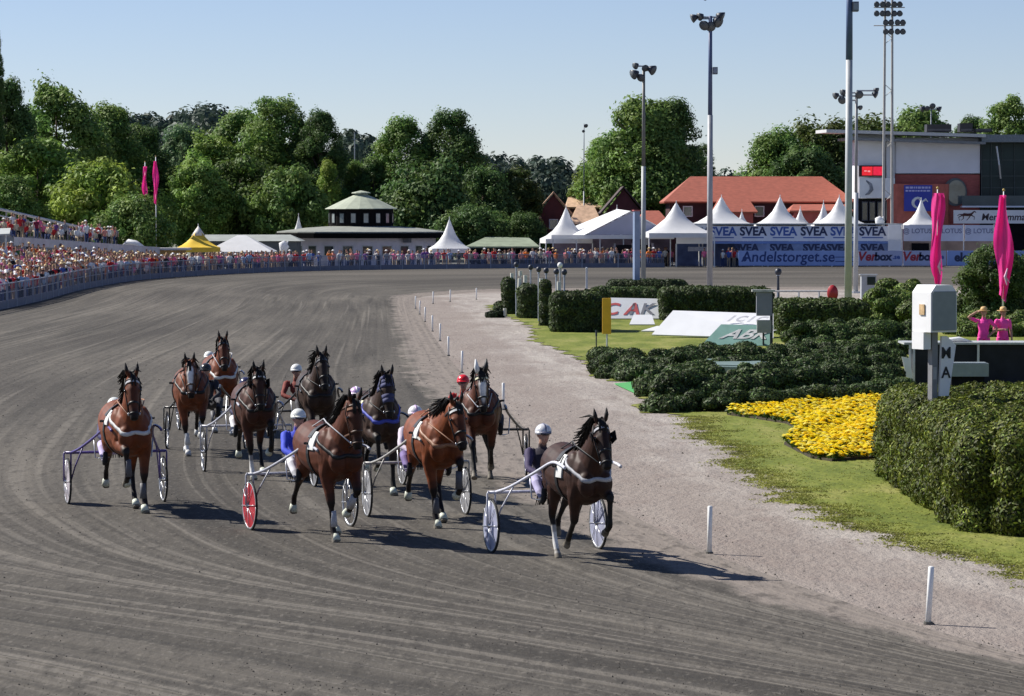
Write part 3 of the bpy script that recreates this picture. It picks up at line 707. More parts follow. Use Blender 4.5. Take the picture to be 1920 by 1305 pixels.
# ------------------------------------------------------------------ sulky
def make_sulky(x, y, a, disc, shaft, label, disc2=None):
    g = G(x, y); ang = math.atan2(-math.cos(rad(a)), math.sin(rad(a)))
    t = empty('sulky', g, ang, label, 'sulky', 'racing sulkies behind the horses'); HW = .76; RW = .37
    ms = mat('sulky_tube_' + shaft[0], shaft[1], .35, .12, 20, spec=.5)
    for s_ in (-1, 1):
        w = empty('wheel', (0, s_ * HW, RW)); w.parent = t
        mb = MB(); n = 36; pr = []          # tyre: a torus
        for k in range(n + 1):
            b = 2 * math.pi * k / n; pr.append((RW * .955 * math.cos(b), 0, RW * .955 * math.sin(b)))
        mb.tube(pr, .018, 8); mb.build('tyre', mat('tyre_rubber', (.02, .02, .02), .8, .2, 20), w, True)
        mb = MB()
        pr = [(RW * .90 * math.cos(2 * math.pi * k / n), 0, RW * .90 * math.sin(2 * math.pi * k / n)) for k in range(n + 1)]
        mb.tube(pr, .016, 6); mb.build('rim', mat('wheel_rim', (.55, .56, .58), .35, .1, 20, metal=.5), w, True)
        mb = MB()
        for k in range(16):
            b = 2 * math.pi * k / 16; mb.tube([(.03 * math.cos(b), (.034 if k % 2 else -.034), .03 * math.sin(b)), (RW * .9 * math.cos(b + .08), (.022 if k % 2 else -.022), RW * .9 * math.sin(b + .08))], .005, 4)
        mb.tube([(0, -.05, 0), (0, .05, 0)], .028, 10, side=(1, 0, 0)); mb.build('spokes', M_steel, w, True)
        dc = disc if s_ == -1 else (disc2 or disc)
        if dc[1] is not None:
            mb = MB(); n = 32
            for sy in (-1, 1):
                vs = [(0, sy * .026, 0)] + [(RW * .88 * math.cos(2 * math.pi * k / n), sy * .010, RW * .88 * math.sin(2 * math.pi * k / n)) for k in range(n)]
                mb.add(vs, [(0, 1 + k, 1 + (k + 1) % n) for k in range(n)])
            mb.build('wheel_disc', mat('disc_' + dc[0], tuple(q * .85 for q in dc[1]), .4, .15, 9, spec=.4, trans=.3), w, True)
        # fork holding the wheel from the arch
        mb = MB()
        for dy in (-.055, .055): mb.tube([(0, dy, 0), (0, dy, RW + .06), (0, dy * .6, RW + .10)], .014, 8)
        mb.build('fork', ms, w, True)
    top = .82
    mb = MB().tube([(0, -HW - .03, top), (0, -.3, top + .0), (0, .3, top), (0, HW + .03, top)], .022, 10, side=(1, 0, 0))
    mb.build('axle_arch', ms, t, True)
    for s_ in (-1, 1):
        sh = cat_rom([(-.02, s_ * .70, top), (.35, s_ * .60, top + .10), (.95, s_ * .43, top + .34), (1.45, s_ * .37, top + .50), (1.86, s_ * .38, top + .50), (2.05, s_ * .38, top + .47)], 4)
        MB().tube(sh, .021, 8).build('shaft', ms, t, True)
        MB().tube([(0, s_ * .70, RW + .02), (.12, s_ * .66, .60), (.42, s_ * .58, top + .10)], .012, 6).build('brace', ms, t, True)
        mb = MB(); mb.tube([(.80, s_ * .46, top + .26), (.80, s_ * .44, .80), (.84, s_ * .36, .78), (.84, s_ * .22, .80)], .011, 6)
        mb.build('stirrup', M_steel, t, True)
    mb = MB().loft([(-.22, 0, .88), (-.10, 0, .86), (.05, 0, .86), (.16, 0, .88)], [.018, .03, .03, .015], [.12, .18, .17, .10], n=14)
    mb.build('seat', mat('seat_black', (.02, .02, .022), .6), t, True)
    MB().tube([(.0, -.22, top), (-.05, 0, .835), (.0, .22, top)], .016, 8, side=(1, 0, 0)).build('seat_bracket', ms, t, True)
    return t

# ------------------------------------------------------------------ people
SKIN = (.42, .24, .17)
def hand(b, wrist, dirn, up_, col, curl=.8, s=1.0):
    """palm, four curled fingers of unequal length and a side thumb"""
    d = Vector(dirn).normalized(); u = Vector(up_); u = (u - d * u.dot(d)).normalized(); w = d.cross(u); wr = Vector(wrist)
    b.limb([wr, wr + d * .05 * s, wr + d * .085 * s], [.020, .018, .014], [.024, .040, .040], [col] * 3, side=w, n=10, step=1)
    for k, L in enumerate((.070, .080, .074, .058)):
        o = wr + d * .08 * s + w * ((k - 1.5) * .021); c1 = d * math.cos(curl * .5) - u * math.sin(curl * .5); c2 = d * math.cos(curl * 1.7) - u * math.sin(curl * 1.7)
        p1 = o + c1 * L * .5; p2 = p1 + c2 * L * .5
        b.mb.tube([o - d * .01, p1, p2], [.0095, .009, .0075], 6, side=tuple(w)); b.mark(p1, .02, col); b.mark(p2, .02, col)
    o = wr + d * .03 * s + w * .034; b.mb.tube([o, o + (d + w * .9).normalized() * .035, o + (d * 1.4 + w * .2 - u * .4).normalized() * .065], [.012, .011, .009], 6); b.mark(o, .02, col)

def head(b, c, face, skin, hair, tilt=0.0, s=1.0):
    """c centre of the skull, face = unit vector the face looks along"""
    f = Vector(face).normalized(); side = Vector((0, 0, 1)).cross(f).normalized(); up = f.cross(side); C = Vector(c)
    P = lambda a, u, s_: C + f * a * s + up * u * s + side * s_ * s
    b.ball(P(-.005, .02, 0), (.098 * s, .082 * s, .112 * s), skin)
    b.limb([P(.02, .0, 0), P(.035, -.06, 0), P(.045, -.115, 0)], [.085, .072, .032], [.074, .060, .034], [skin] * 3, side=side, n=12)
    b.limb([P(.080, .025, 0), P(.108, -.012, 0), P(.098, -.030, 0)], [.010, .016, .012], [.010, .016, .016], [skin] * 3, side=side, n=8, step=1)
    for s_ in (-1, 1):
        b.ball(P(-.005, -.005, .083 * s_), (.016, .012, .028), skin, .02); b.mark(P(.092, .018, .033 * s_), .014, (.03, .02, .02))
        b.ball(P(.082, .030, .033 * s_), (.014, .018, .008), tuple(x * .85 for x in skin), .012)
    b.mark(P(.098, -.062, 0), .014, (.28, .09, .08)); b.ball(P(.082, -.062, 0), (.012, .024, .010), (.30, .11, .09), .012)
    b.mark(P(-.06, .07, 0), .10, hair); b.mark(P(.0, .12, 0), .07, hair); b.mark(P(-.10, 0, 0), .07, hair)
    return P

def R_(a): return Matrix.Rotation(a, 3, 'Z')
def make_driver(x, y, a, jacket, trousers, helmet, label, sleeve=None, lean=.22, cap2=None, side_off=0.0, dz=.0):
    g = G(x, y); ang = math.atan2(-math.cos(rad(a)), math.sin(rad(a)))
    t = empty('person', g + R_(ang) @ Vector((.06, 0, -.08 + dz)), ang, label, 'person', 'sulky drivers in the race')
    b = Body(); j, tr, sl = jacket, trousers, sleeve or jacket; boot = (.02, .02, .022); bx = -.06
    hip = Vector((bx, 0, .97)); sh = Vector((bx - lean * .6, side_off, 1.38)); nk = sh + Vector((.01, 0, .10))
    b.limb([(bx - .02, 0, .90), hip, hip.lerp(sh, .45), hip.lerp(sh, .85), sh + Vector((0, 0, .04))], [.09, .125, .115, .125, .06], [.14, .165, .150, .185, .10], [tr, tr, j, j, j], n=16)
    b.limb([sh + Vector((0, 0, .0)), nk + Vector((.02, 0, .05))], [.06, .052], [.065, .052], [j, SKIN], n=10)
    hc = nk + Vector((.045, 0, .13)); head(b, hc, (1, .08, -.05), SKIN, (.06, .04, .03))
    for s_ in (-1, 1):
        so = sh + Vector((.0, s_ * .185, -.01)); el = Vector((bx + .12, side_off + s_ * .27, 1.17)); ha = Vector((bx + .40, side_off * .5 + s_ * .15, 1.07))
        b.limb([sh + Vector((0, s_ * .12, .0)), so, so.lerp(el, .5), el, el.lerp(ha, .5), ha], [.065, .070, .056, .047, .042, .030], [.065, .070, .056, .047, .042, .028], [j, sl, sl, sl, sl, (.03, .03, .03)], n=12)
        hand(b, ha, (1, -s_ * .15, -.1), (0, 0, 1), (.03, .03, .03), 1.1)
        kn = Vector((bx + .50, s_ * .30, 1.06)); an = Vector((.80, s_ * .30, .80))
        b.limb([(bx, s_ * .10, .94), (bx + .25, s_ * .21, .99), kn, kn.lerp(an, .45), an], [.095, .088, .066, .060, .040], [.10, .090, .066, .060, .040], [tr, tr, tr, tr, boot], n=12)
        b.limb([an + Vector((-.05, 0, -.02)), an + Vector((.03, 0, .02)), an + Vector((.05, 0, .09)), an + Vector((.04, 0, .17))], [.04, .045, .036, .024], [.040, .042, .044, .034], [boot] * 4, n=10, step=1)
    me = b.mesh('body', M_cloth, .0105, 2); link('body', me, t)
    # helmet with peak, chin strap and goggles
    hm = mat('helmet_' + helmet[0], helmet[1], .25, .06, 8, spec=.5); hcx = hc + Vector((-.005, 0, .035))
    mb = MB().sphere(hcx, (.130, .112, .115), n=20, m=8, hemi=True)
    mb.loft([hcx + Vector((0, 0, .01)), hcx + Vector((0, 0, -.03))], [.131, .126], [.113, .108], n=20)
    h = mb.build('helmet', hm, t, True)
    mb = MB().loft([hcx + Vector((.10, 0, .012)), hcx + Vector((.165, 0, -.008))], [.008, .004], [.085, .06], n=12); mb.build('peak', hm if not cap2 else mat('helmet_' + cap2[0], cap2[1], .3), h, True)
    if cap2:
        MB().sphere(hcx + Vector((0, 0, .004)), (.133, .045, .118), n=16, m=6, hemi=True).build('helmet_stripe', mat('helmet_' + cap2[0], cap2[1], .3), h, True)
    MB().loft([hc + Vector((.092, -.075, .02)), hc + Vector((.112, -.03, .018)), hc + Vector((.112, .03, .018)), hc + Vector((.092, .075, .02))], [.012, .024, .024, .012], [.012, .020, .020, .012], side=(1, 0, 0), n=8).build('goggles', mat('goggle_lens', (.03, .03, .04), .1, .1, 5, spec=.7), t, True)
    return t

def standing_person(loc, rz, shirt, trousers, label, group, hat=None, arms=('hang', 'hang'), H=1.7, hair=(.05, .03, .02)):
    t = empty('person', loc, rz, label, 'person', group); k = H / 1.75; b = Body(); boot = (.05, .04, .035)
    V3 = lambda x, y, z: Vector((x * k, y * k, z * k))
    b.limb([V3(0, 0, .88), V3(0, 0, .98), V3(.01, 0, 1.12), V3(0, 0, 1.32), V3(-.01, 0, 1.44)], [.10, .11, .095, .115, .055], [.15, .165, .135, .175, .09], [trousers, trousers, shirt, shirt, shirt], n=16)
    b.limb([V3(-.005, 0, 1.42), V3(.015, 0, 1.54)], [.055, .048], [.06, .048], [shirt, SKIN], n=10); hc = V3(.03, 0, 1.635); head(b, hc, (1, 0, -.05), SKIN, hair)
    for s_, am in zip((-1, 1), arms):
        so = V3(0, s_ * .185, 1.39)
        if am == 'hang': el, ha, dr = V3(-.02, s_ * .245, 1.12), V3(.06, s_ * .25, .88), (0.2, 0, -1)
        elif am == 'fold': el, ha, dr = V3(.02, s_ * .26, 1.13), V3(.20, s_ * .04, 1.16), (.2, -s_, 0)
        elif am == 'hat': el, ha, dr = V3(.05, s_ * .42, 1.50), V3(.10, s_ * .19, 1.66), (.1, -s_, .3)
        elif am == 'hip': el, ha, dr = V3(-.05, s_ * .37, 1.18), V3(.03, s_ * .20, 1.02), (.4, -s_ * .5, -.3)
        b.limb([V3(0, s_ * .12, 1.40), so, so.lerp(el, .5), el, el.lerp(ha, .5), ha], [.06, .062, .05, .042, .037, .025], [.06, .062, .05, .042, .037, .027], [shirt, shirt, shirt, SKIN, SKIN, SKIN], n=12)
        hand(b, ha, dr, (0.6, 0, .8), SKIN, .7)
        b.limb([V3(0, s_ * .09, .92), V3(.02, s_ * .10, .72), V3(.025, s_ * .105, .50), V3(0, s_ * .11, .30), V3(-.01, s_ * .11, .09)], [.10, .085, .062, .058, .04], [.095, .082, .060, .056, .04], [trousers] * 5, n=12)
        b.limb([V3(-.07, s_ * .11, .04), V3(.0, s_ * .11, .06), V3(.10, s_ * .12, .035), V3(.17, s_ * .125, .03)], [.035, .05, .034, .02], [.035, .042, .045, .03], [boot] * 4, n=10, step=1)
    link('body', b.mesh('body', M_cloth, .0115, 2), t)
    if hat:
        mb = MB().loft([hc + Vector((0, 0, .045)), hc + Vector((0, 0, .057))], [.185, .18], [.175, .17], n=20)
        mb.loft([hc + Vector((0, 0, .05)), hc + Vector((0, 0, .11)), hc + Vector((0, 0, .15)), hc + Vector((0, 0, .165))], [.112, .105, .085, .03], [.098, .092, .075, .03], n=16)
        mb.build('hat', mat('straw_hat', hat, .8, .15, 30), t, True)
    return t

BAY, BAYD = (.235, .066, .022), (.016, .011, .009)
BRN, BRND = (.13, .042, .018), (.014, .010, .009)
BLK, BLKD = (.030, .018, .013), (.012, .010, .009)
RACE = [
 # x, y (axle), heading, horse spec, horse label, disc, shaft, sulky label, driver(jacket, trousers, helmet, label, sleeve, ...)
 (1022, 1034, 17, dict(legs=('B', 'U', 'S', 'B'), coat=(.040, .017, .011), dark=BLKD, neck=(1.15, 1.84), yaw=-4, pitch=58, bridle='black', brow='grey', collar='grey', cloth='white', num='1', boots=None, bells=None, socks=(2,), blinkers=True, mane=.16, rein='black', size=1.0, dx=.06),
  'dark brown horse with black head leading the field nearest the rail', ('pale_blue', (.50, .52, .68)), ('silver', (.62, .62, .68)), 'sulky with pale bluish wheel discs behind the leading horse at the rail',
  dict(jacket=(.03, .025, .035), trousers=(.45, .42, .62), helmet=('silver', (.62, .62, .64)), sleeve=(.06, .045, .10), cap2=('slate', (.18, .18, .24)), dz=.05, label='driver in dark jacket and pale purple trousers behind the leading horse')),
 (563, 992, 21, dict(legs=('S', 'L', 'B', 'F'), coat=(.085, .024, .010), dark=BAYD, neck=(1.14, 1.84), yaw=2, pitch=76, bridle='brown', brow='tan', collar='black', cloth='white', cl=42, num='', boots='grey', hindboots=False, bells='pale', rein='grey', size=1.06, dx=.04),
  'bay horse with lowered head and black chest beside the red wheel', ('red', (.62, .05, .07)), ('grey', (.42, .42, .46)), 'sulky with one bright red disc wheel in the front row',
  dict(jacket=(.05, .07, .50), trousers=(.72, .72, .76), helmet=('white', (.72, .73, .68)), sleeve=(.06, .09, .58), dz=.07, label='driver in bright blue jacket and white helmet on the red wheeled sulky')),
 (217, 944, 16, dict(legs=('U', 'S', 'B', 'F'), coat=(.155, .042, .014), dark=BAYD, neck=(1.09, 1.90), yaw=-8, pitch=64, bridle='black', brow='grey', collar='white', cloth='white', cl=36, num='', boots='darkgrey', hindboots=False, bells='pale', rein='tan', mane=.12, dx=-.10, size=1.09),
  'bright bay horse with white breast collar on the far left of the field', ('white_red', (.66, .60, .64)), ('purple', (.10, .07, .24)), 'sulky with a whitish disc wheel and purple shafts at the far left',
  dict(jacket=(.06, .06, .14), trousers=(.60, .52, .80), helmet=('white', (.72, .73, .68)), label='driver in dark jacket and lilac trousers hidden behind the far left bay horse', lean=.25)),
 (781, 968, 14, dict(legs=('S', 'U', 'B', 'F'), coat=(.165, .043, .013), dark=BRND, neck=(1.22, 1.66), yaw=8, pitch=64, bridle='black', brow='white', collar='tan', cloth='white', cl=40, num='', boots='darkgrey', hindboots=False, bells='pale', rein='tan', mane=.18),
  'orange bay horse stretching its head low in the middle of the front row', ('white', (.46, .46, .48)), ('steel', (.40, .38, .34)), 'sulky with white wheel discs behind the orange bay horse',
  dict(jacket=(.03, .03, .035), trousers=(.20, .15, .34), helmet=('pinkwhite', (.74, .70, .72)), sleeve=(.60, .52, .60), cap2=('mauve', (.50, .34, .52)), label='driver in black jacket with pink and white helmet in the middle of the front row')),
 (672, 912, 15, dict(legs=('U', 'S', 'F', 'B'), coat=(.045, .024, .016), dark=BLKD, neck=(1.12, 1.80), yaw=-4, pitch=74, bridle='black', collar='blue', hood=(.045, .05, .12), cloth='cream', num='', boots=None, bells='pale', rein='black'),
  'black horse in a dark blue hood with a blue breast collar', ('grey', (.34, .34, .36)), ('black', (.03, .03, .03)), 'black sulky behind the horse in the blue hood',
  dict(jacket=(.35, .33, .38), trousers=(.10, .10, .18), helmet=('pink', (.62, .42, .66)), sleeve=(.70, .70, .68), cap2=('whitecap', (.75, .75, .75)), label='driver with pink and white helmet behind the blue hooded horse', side_off=-.02)),
 (905, 893, 1, dict(legs=('F', 'B', 'B', 'S'), coat=(.085, .026, .012), dark=BLKD, neck=(1.10, 1.76), yaw=6, pitch=74, bridle='black', brow='cream', collar='black', earcovers=-1, blaze=True, cloth='white', cl=30, boots=None, bells=None, rein='grey', dx=-.05),
  'dark bay horse with white blaze and one white ear cover near the rail', ('clear', None), ('black', (.03, .03, .03)), 'black sulky with open spoked wheels behind the blazed horse near the rail',
  dict(jacket=(.40, .03, .03), trousers=(.05, .05, .06), helmet=('red', (.70, .02, .03)), label='driver with bright red helmet near the rail', side_off=-.34, dz=.10)),
 (386, 842, 2, dict(legs=('S', 'L', 'F', 'B'), coat=(.145, .042, .016), dark=BAYD, neck=(1.15, 1.64), yaw=-6, pitch=72, bridle='brown', collar='black', blaze=True, boots='white', hindboots=False, bells='white', socks=(0, 1), rein='black', dy=-.14, turn=6),
  'bay horse with a long white blaze in the back row on the left', ('clear', None), ('black', (.03, .03, .03)), 'black sulky behind the blazed bay in the back row on the left',
  dict(jacket=(.03, .03, .035), trousers=(.06, .06, .07), helmet=('black', (.03, .03, .03)), label='driver in black hidden behind the blazed bay of the back row')),
 (402, 806, 12, dict(legs=('L', 'S', 'F', 'B'), coat=(.145, .038, .014), dark=BAYD, neck=(1.12, 1.82), yaw=-6, pitch=60, bridle='black', brow='darkgrey', collar='white', cloth=None, boots='darkgrey', bells='white', rein='grey', mane=.05),
  'bay horse carrying its head highest of the field, at the very back', ('clear', None), ('grey', (.42, .42, .46)), 'grey sulky farthest back on the left of the field',
  dict(jacket=(.04, .04, .05), trousers=(.62, .62, .60), helmet=('white', (.72, .73, .68)), label='driver in white helmet behind the highest headed bay', side_off=-.1)),
 (462, 884, 12, dict(legs=('S', 'U', 'B', 'F'), coat=(.06, .021, .012), dark=BLKD, neck=(1.12, 1.73), yaw=-6, pitch=72, bridle='black', brow='white', collar='black', cloth=None, boots=None, bells='pale', socks=(0,), blinkers=True, rein='black'),
  'nearly black horse with white browband and blinkers in the second row', ('clear', None), ('grey', (.42, .42, .46)), 'grey sulky with open spoked wheels in the second row on the left',
  dict(jacket=(.05, .05, .10), trousers=(.72, .72, .74), helmet=('navy', (.03, .03, .08)), label='driver in dark jacket and white trousers behind the blinkered black horse')),
 (584, 850, 9, dict(legs=('L', 'S', 'B', 'F'), coat=(.040, .022, .015), dark=BLKD, neck=(1.10, 1.79), yaw=4, pitch=62, bridle='black', collar='black', cloth=None, boots=None, bells=None, rein='black', mane=.18, brow='darkgrey'),
  'black horse with flying mane at the back of the field, behind the blue jacketed driver', ('clear', None), ('black', (.03, .03, .03)), 'black sulky behind the black horse with flying mane',
  dict(jacket=(.20, .04, .03), trousers=(.05, .05, .06), helmet=('cream', (.70, .70, .66)), label='driver in dark red jacket at the back behind the black horse', side_off=-.28, dz=.04)),
]
for (x, y, a, sp_h, hl, disc, shaft, sl, dr) in RACE:
    make_horse(x, y, a, sp_h, hl); make_sulky(x, y, a, disc, shaft, sl, ('open', None) if disc[0] in ('red', 'white_red') else None)
    dd = dict(dr); lb = dd.pop('label'); make_driver(x, y, a, dd.pop('jacket'), dd.pop('trousers'), dd.pop('helmet'), lb, **dd)
# ------------------------------------------------------------------ rail posts along the inside of the track
def rail_posts():
    wm = mat('post_white', (.80, .80, .78), .45, .05, 12)
    src = None; n_ = 0
    L = [(1740, 1172, .05, 0), (1330, 1040, .015, 0), (944, 770, .0, .02), (866, 700, 0, 0), (841, 668, 0, 0), (825, 640, 0, 0), (811, 622, 0, 0), (797, 604, 0, .0), (787, 590, 0, 0), (779, 580, 0, 0), (812, 570, 0, 0), (844, 566, 0, 0), (893, 562, 0, 0)]
    lab = ['white rail post nearest the camera, leaning slightly, at the track edge', 'white rail post at the track edge just right of the leading horse', 'white rail post showing behind the back of the blazed horse', 'white rail post first beyond the pack, tallest of the row up the straight',
           'second white rail post of the row beyond the pack', 'third white rail post of the row beyond the pack', 'fourth white rail post of the row beyond the pack', 'fifth white rail post of the row beyond the pack', 'sixth white rail post of the row, close to the bend', 'last white rail post of the straight, where the rail line turns',
           'first small white rail post after the turn of the line', 'middle small white rail post at the head of the bend', 'small white rail post farthest right at the head of the bend']
    for (x, y, lx, ly), lb in zip(L, lab):
        if src is None:
            mb = MB(); mb.tube([(0, 0, 0), (0, 0, .40), (0, 0, .635), (0, 0, .645)], [.033, .033, .033, .02], 14); src = mb.build('rail_post', wm, None, True)
            MB().tube([(0, 0, .002), (0, 0, .03)], .052, 12).build('post_foot', mat('post_foot', (.12, .115, .10), .9), src)
            o = src
        else:
            o = src.copy(); COL.objects.link(o)
            c = src.children[0].copy(); COL.objects.link(c); c.parent = o
        o.location = G(x, y) + Vector((0, 0, .01)); o.rotation_euler = (random.uniform(-.03, .03), lx or random.uniform(-.02, .02), 0)
        tag(o, lb, 'post', 'white rail posts along the inside of the track')
rail_posts()

# ------------------------------------------------------------------ hedges, shrubs and flowers
def hedge_blobs(x0, y0, x1, y1, h, r, jit=.06, zr=None, taper=0, seed=3):
    rr = random.Random(seed); B = []; nx = max(1, int((x1 - x0) / (r * 1.15))); ny = max(1, int((y1 - y0) / (r * 1.15))); nz = max(1, int(h / (r * 1.1)))
    for i in range(nx + 1):
        for j in range(ny + 1):
            for k in range(nz + 1):
                if 0 < i < nx and 0 < j < ny and k < nz: continue
                q = r * rr.uniform(.9, 1.15)
                B.append(((x0 + r + (x1 - x0 - 2 * r) * i / nx + rr.uniform(-jit, jit), y0 + r + (y1 - y0 - 2 * r) * j / ny + rr.uniform(-jit, jit), min(h - r, r * .5 + (h - r * 1.5) * k / nz) + rr.uniform(-jit, jit)), (q, q, q)))
    return B
def juniper_blobs(px_path, depth, h, r, seed, rows=3):
    """low spreading shrub: lumps along a ground line given in world points"""
    rr = random.Random(seed); B = []
    for i in range(len(px_path) - 1):
        a, b = Vector(px_path[i]), Vector(px_path[i + 1]); n = max(1, int((b - a).length / (r * .62)))
        for k in range(n):
            p = a.lerp(b, k / n)
            for q in range(rows):
                d = depth * q / max(1, rows - 1); q_ = r * rr.uniform(.45, 1.15); hh = h * rr.uniform(.55, 1.0) * (1 if 0 < q else .65)
                B.append(((p.x + rr.uniform(-r, r) * .6, p.y + d + rr.uniform(-r, r), max(.05, hh - q_ * .6)), (q_ * 1.15, q_ * 1.15, q_ * .75)))
                B.append(((p.x + rr.uniform(-r, r) * .5, p.y + d * .9, hh * .35), (q_ * .95, q_ * .95, q_ * .8)))
    return B
GH = (.085, .125, .022)
def greens():
    # big clipped thuja at the right
    B = hedge_blobs(6.38, 44.9, 10.6, 56.4, 1.58, .42, .07, seed=4)
    B = [b for b in B if not (b[0][0] < 6.98 and b[0][1] < 45.5)]
    o = blob_bush('thuja_hedge', B, .036, 1500, (.082, .108, .014), var=.8, seed=21); tag(o, 'big clipped thuja hedge with bright green tips at the right edge beside the flower bed', 'hedge')
    # junipers
    def P(x, y): v = G(x + 14, y); return (v.x, v.y, 0)
    for nm, pth, dp, h, r, sd_, lb in (
        ('juniper_shrub', [P(1222, 775), P(1300, 772), P(1420, 768), P(1560, 757), P(1690, 745)], 7.5, .78, .34, 31, 'long low dark juniper bank right behind the yellow flower bed'),
        ('juniper_shrub', [P(1124, 708), P(1180, 714), P(1260, 716), P(1300, 705)], 4.0, .72, .34, 32, 'low dark juniper mound at the left end of the planting by the gravel'),
        ('juniper_shrub', [P(1330, 692), P(1430, 690), P(1560, 688), P(1700, 688)], 4.5, .62, .34, 33, 'juniper bank below the green board, behind the pale gap'),
        ('juniper_shrub', [P(1500, 668), P(1600, 668), P(1715, 664)], 5.0, 1.05, .40, 34, 'tall feathery juniper to the left of the white box on its post'),
        ('juniper_shrub', [P(1640, 622), P(1690, 622), P(1730, 620)], 4.0, 2.0, .50, 35, 'bright green shrub rising behind the clipped hedge, left of the white box'),
        ('juniper_shrub', [P(1790, 632), P(1850, 632), P(1960, 632)], 5.0, .85, .42, 36, 'mid green shrubs behind the two women in pink')):
        col = (.048, .080, .022) if sd_ < 34 else ((.06, .10, .025) if sd_ == 34 else (.10, .15, .03))
        tag(blob_bush(nm, juniper_blobs(pth, dp, h, r, sd_), .052 if sd_ < 35 else .07, 640, col, var=.7, seed=sd_), lb, 'shrub')
    # clipped hedges of the infield
    def clipped(px0, px1, ybase, ytop, depth, lb, seed, col=(.045, .07, .02), r=.35, name='clipped_hedge', cat='hedge'):
        a, b = G(px0, ybase), G(px1, ybase); h = CH - (ytop - HZ) * a.y / F
        B = hedge_blobs(0, 0, b.x - a.x, depth, h, min(r, (b.x - a.x) * .48, depth * .48), .05, seed=seed)
        o = blob_bush(name, B, .075, 260, col, var=.4, seed=seed); o.location = (a.x, a.y, 0); tag(o, lb, cat, None)
    clipped(1034, 1132, 624, 549, 3.2, 'dark square clipped hedge at the left end of the lawn beside the yellow post', 41)
    clipped(1013, 1032, 612, 528, 2.0, 'narrow clipped yew column just left of the dark square hedge', 42)
    clipped(972, 1012, 598, 536, 2.6, 'clipped hedge block with pale green top left of the narrow yew column', 43)
    clipped(942, 966, 590, 522, 2.4, 'leftmost upright yew at the tip of the infield', 44)
    clipped(926, 972, 590, 568, 1.6, 'low round bush at the foot of the leftmost yew', 45, r=.3)
    clipped(1240, 1452, 602, 541, 4.0, 'long clipped hedge behind the white boards on the lawn', 46, (.045, .07, .02))
    clipped(1108, 1236, 566, 541, 4.0, 'low hedge behind the white board with red letters', 47, (.05, .085, .022))
    clipped(1142, 1290, 549, 527, 5.0, 'far low hedge with rounded ends close to the far track', 48, (.035, .055, .018))
    clipped(1462, 1632, 630, 566, 5.0, 'broad clipped hedge with yellowish top in the middle of the infield', 49, (.055, .085, .02))
    clipped(1792, 1990, 598, 560, 5.0, 'clipped hedge behind the women in pink at the right edge', 50, (.05, .08, .02))
    # dark spruce at the right
    for x, yt, hw, Y, lb, v in ((1862, 462, 62, 143, 'dark bushy tree behind the right pink flag', 1), (1945, 470, 60, 146, 'dark bushy tree cut by the right edge of the picture', 2)):
        tree(x, yt, hw, Y, 'fine', v, (.075, .115, .04), lb, trunk_frac=.02, name='bushy_tree')
    # flower bed
    poly = [G(*p) for p in ((1363, 780), (1440, 769), (1560, 758), (1650, 754), (1720, 754), (1720, 868), (1640, 862), (1560, 868), (1520, 862), (1470, 836), (1492, 822), (1500, 812), (1475, 797), (1420, 788))]
    XY = [(p.x, p.y) for p in poly]
    def inside(x, y):
        c = False; j = len(XY) - 1
        for i in range(len(XY)):
            xi, yi = XY[i]; xj, yj = XY[j]
            if (yi > y) != (yj > y) and x < (xj - xi) * (y - yi) / (yj - yi) + xi: c = not c
            j = i
        return c
    mb = MB().prism(XY, .02, .07); soil = mb.build('flower_bed', mat('bed_soil', (.045, .035, .02), .95, .3, 9))
    tag(soil, 'bed packed with yellow flowers in front of the juniper bank', 'flower bed')
    rr = random.Random(9); v = []; f = []; c = []; gv = []; 
    xs = [p[0] for p in XY]; ys = [p[1] for p in XY]; cnt = 0
    leafC = []; 
    while cnt < 7500:
        x, y = rr.uniform(min(xs), max(xs)), rr.uniform(min(ys), max(ys))
        if not inside(x, y): continue
        cnt += 1; z = .17 + .07 * math.sin(x * 5 + y * 2) * math.cos(y * 3.1) + rr.uniform(-.04, .05); r = rr.uniform(.055, .09)
        col = rr.choice([(.92, .68, .01), (.93, .72, .02), (.88, .58, .008), (.95, .78, .04), (.92, .80, .16)]) 
        tx, ty = rr.uniform(-.5, .3), rr.uniform(-.8, .1); o = len(v); n_ = 6
        v.append((x, y, z + r * .35)); c.append((*col, 1))
        for k in range(n_):
            a = 6.283 * k / n_ + cnt; q = r * (1 if k % 2 else .75); v.append((x + q * math.cos(a), y + q * math.sin(a), z + q * math.cos(a) * tx + q * math.sin(a) * ty * .6)); c.append((*[u * .9 for u in col], 1))
        for k in range(n_): f.append((o, o + 1 + k, o + 1 + (k + 1) % n_))
        leafC.append((x + rr.uniform(-.06, .06), y + rr.uniform(-.06, .06), z - .05)); 
    me = bpy.data.meshes.new('blossoms'); me.from_pydata(v, [], f); a = me.color_attributes.new('Col', 'FLOAT_COLOR', 'POINT'); a.data.foreach_set('color', np.array(c, dtype='f').ravel())
    me.materials.append(vmat('petal', .6, .2, .1, 20, trans=.35)); o = link('blossoms', me, soil); o['kind'] = 'stuff'
    C = np.array(leafC + [(a_[0] + .03, a_[1] - .02, a_[2] - .05) for a_ in leafC]); N = sphere_dirs(len(C)); N[:, 2] = abs(N[:, 2]) + .3; N /= np.linalg.norm(N, axis=1)[:, None]
    cc = np.tile(np.array([[.06, .11, .02]]), (len(C), 1)) * RNG.uniform(.6, 1.4, len(C))[:, None]
    o = link('flower_leaves', cards(C, N, np.full(len(C), .08), cc, 'flower_leaves', M_leaf), soil); o['kind'] = 'stuff'
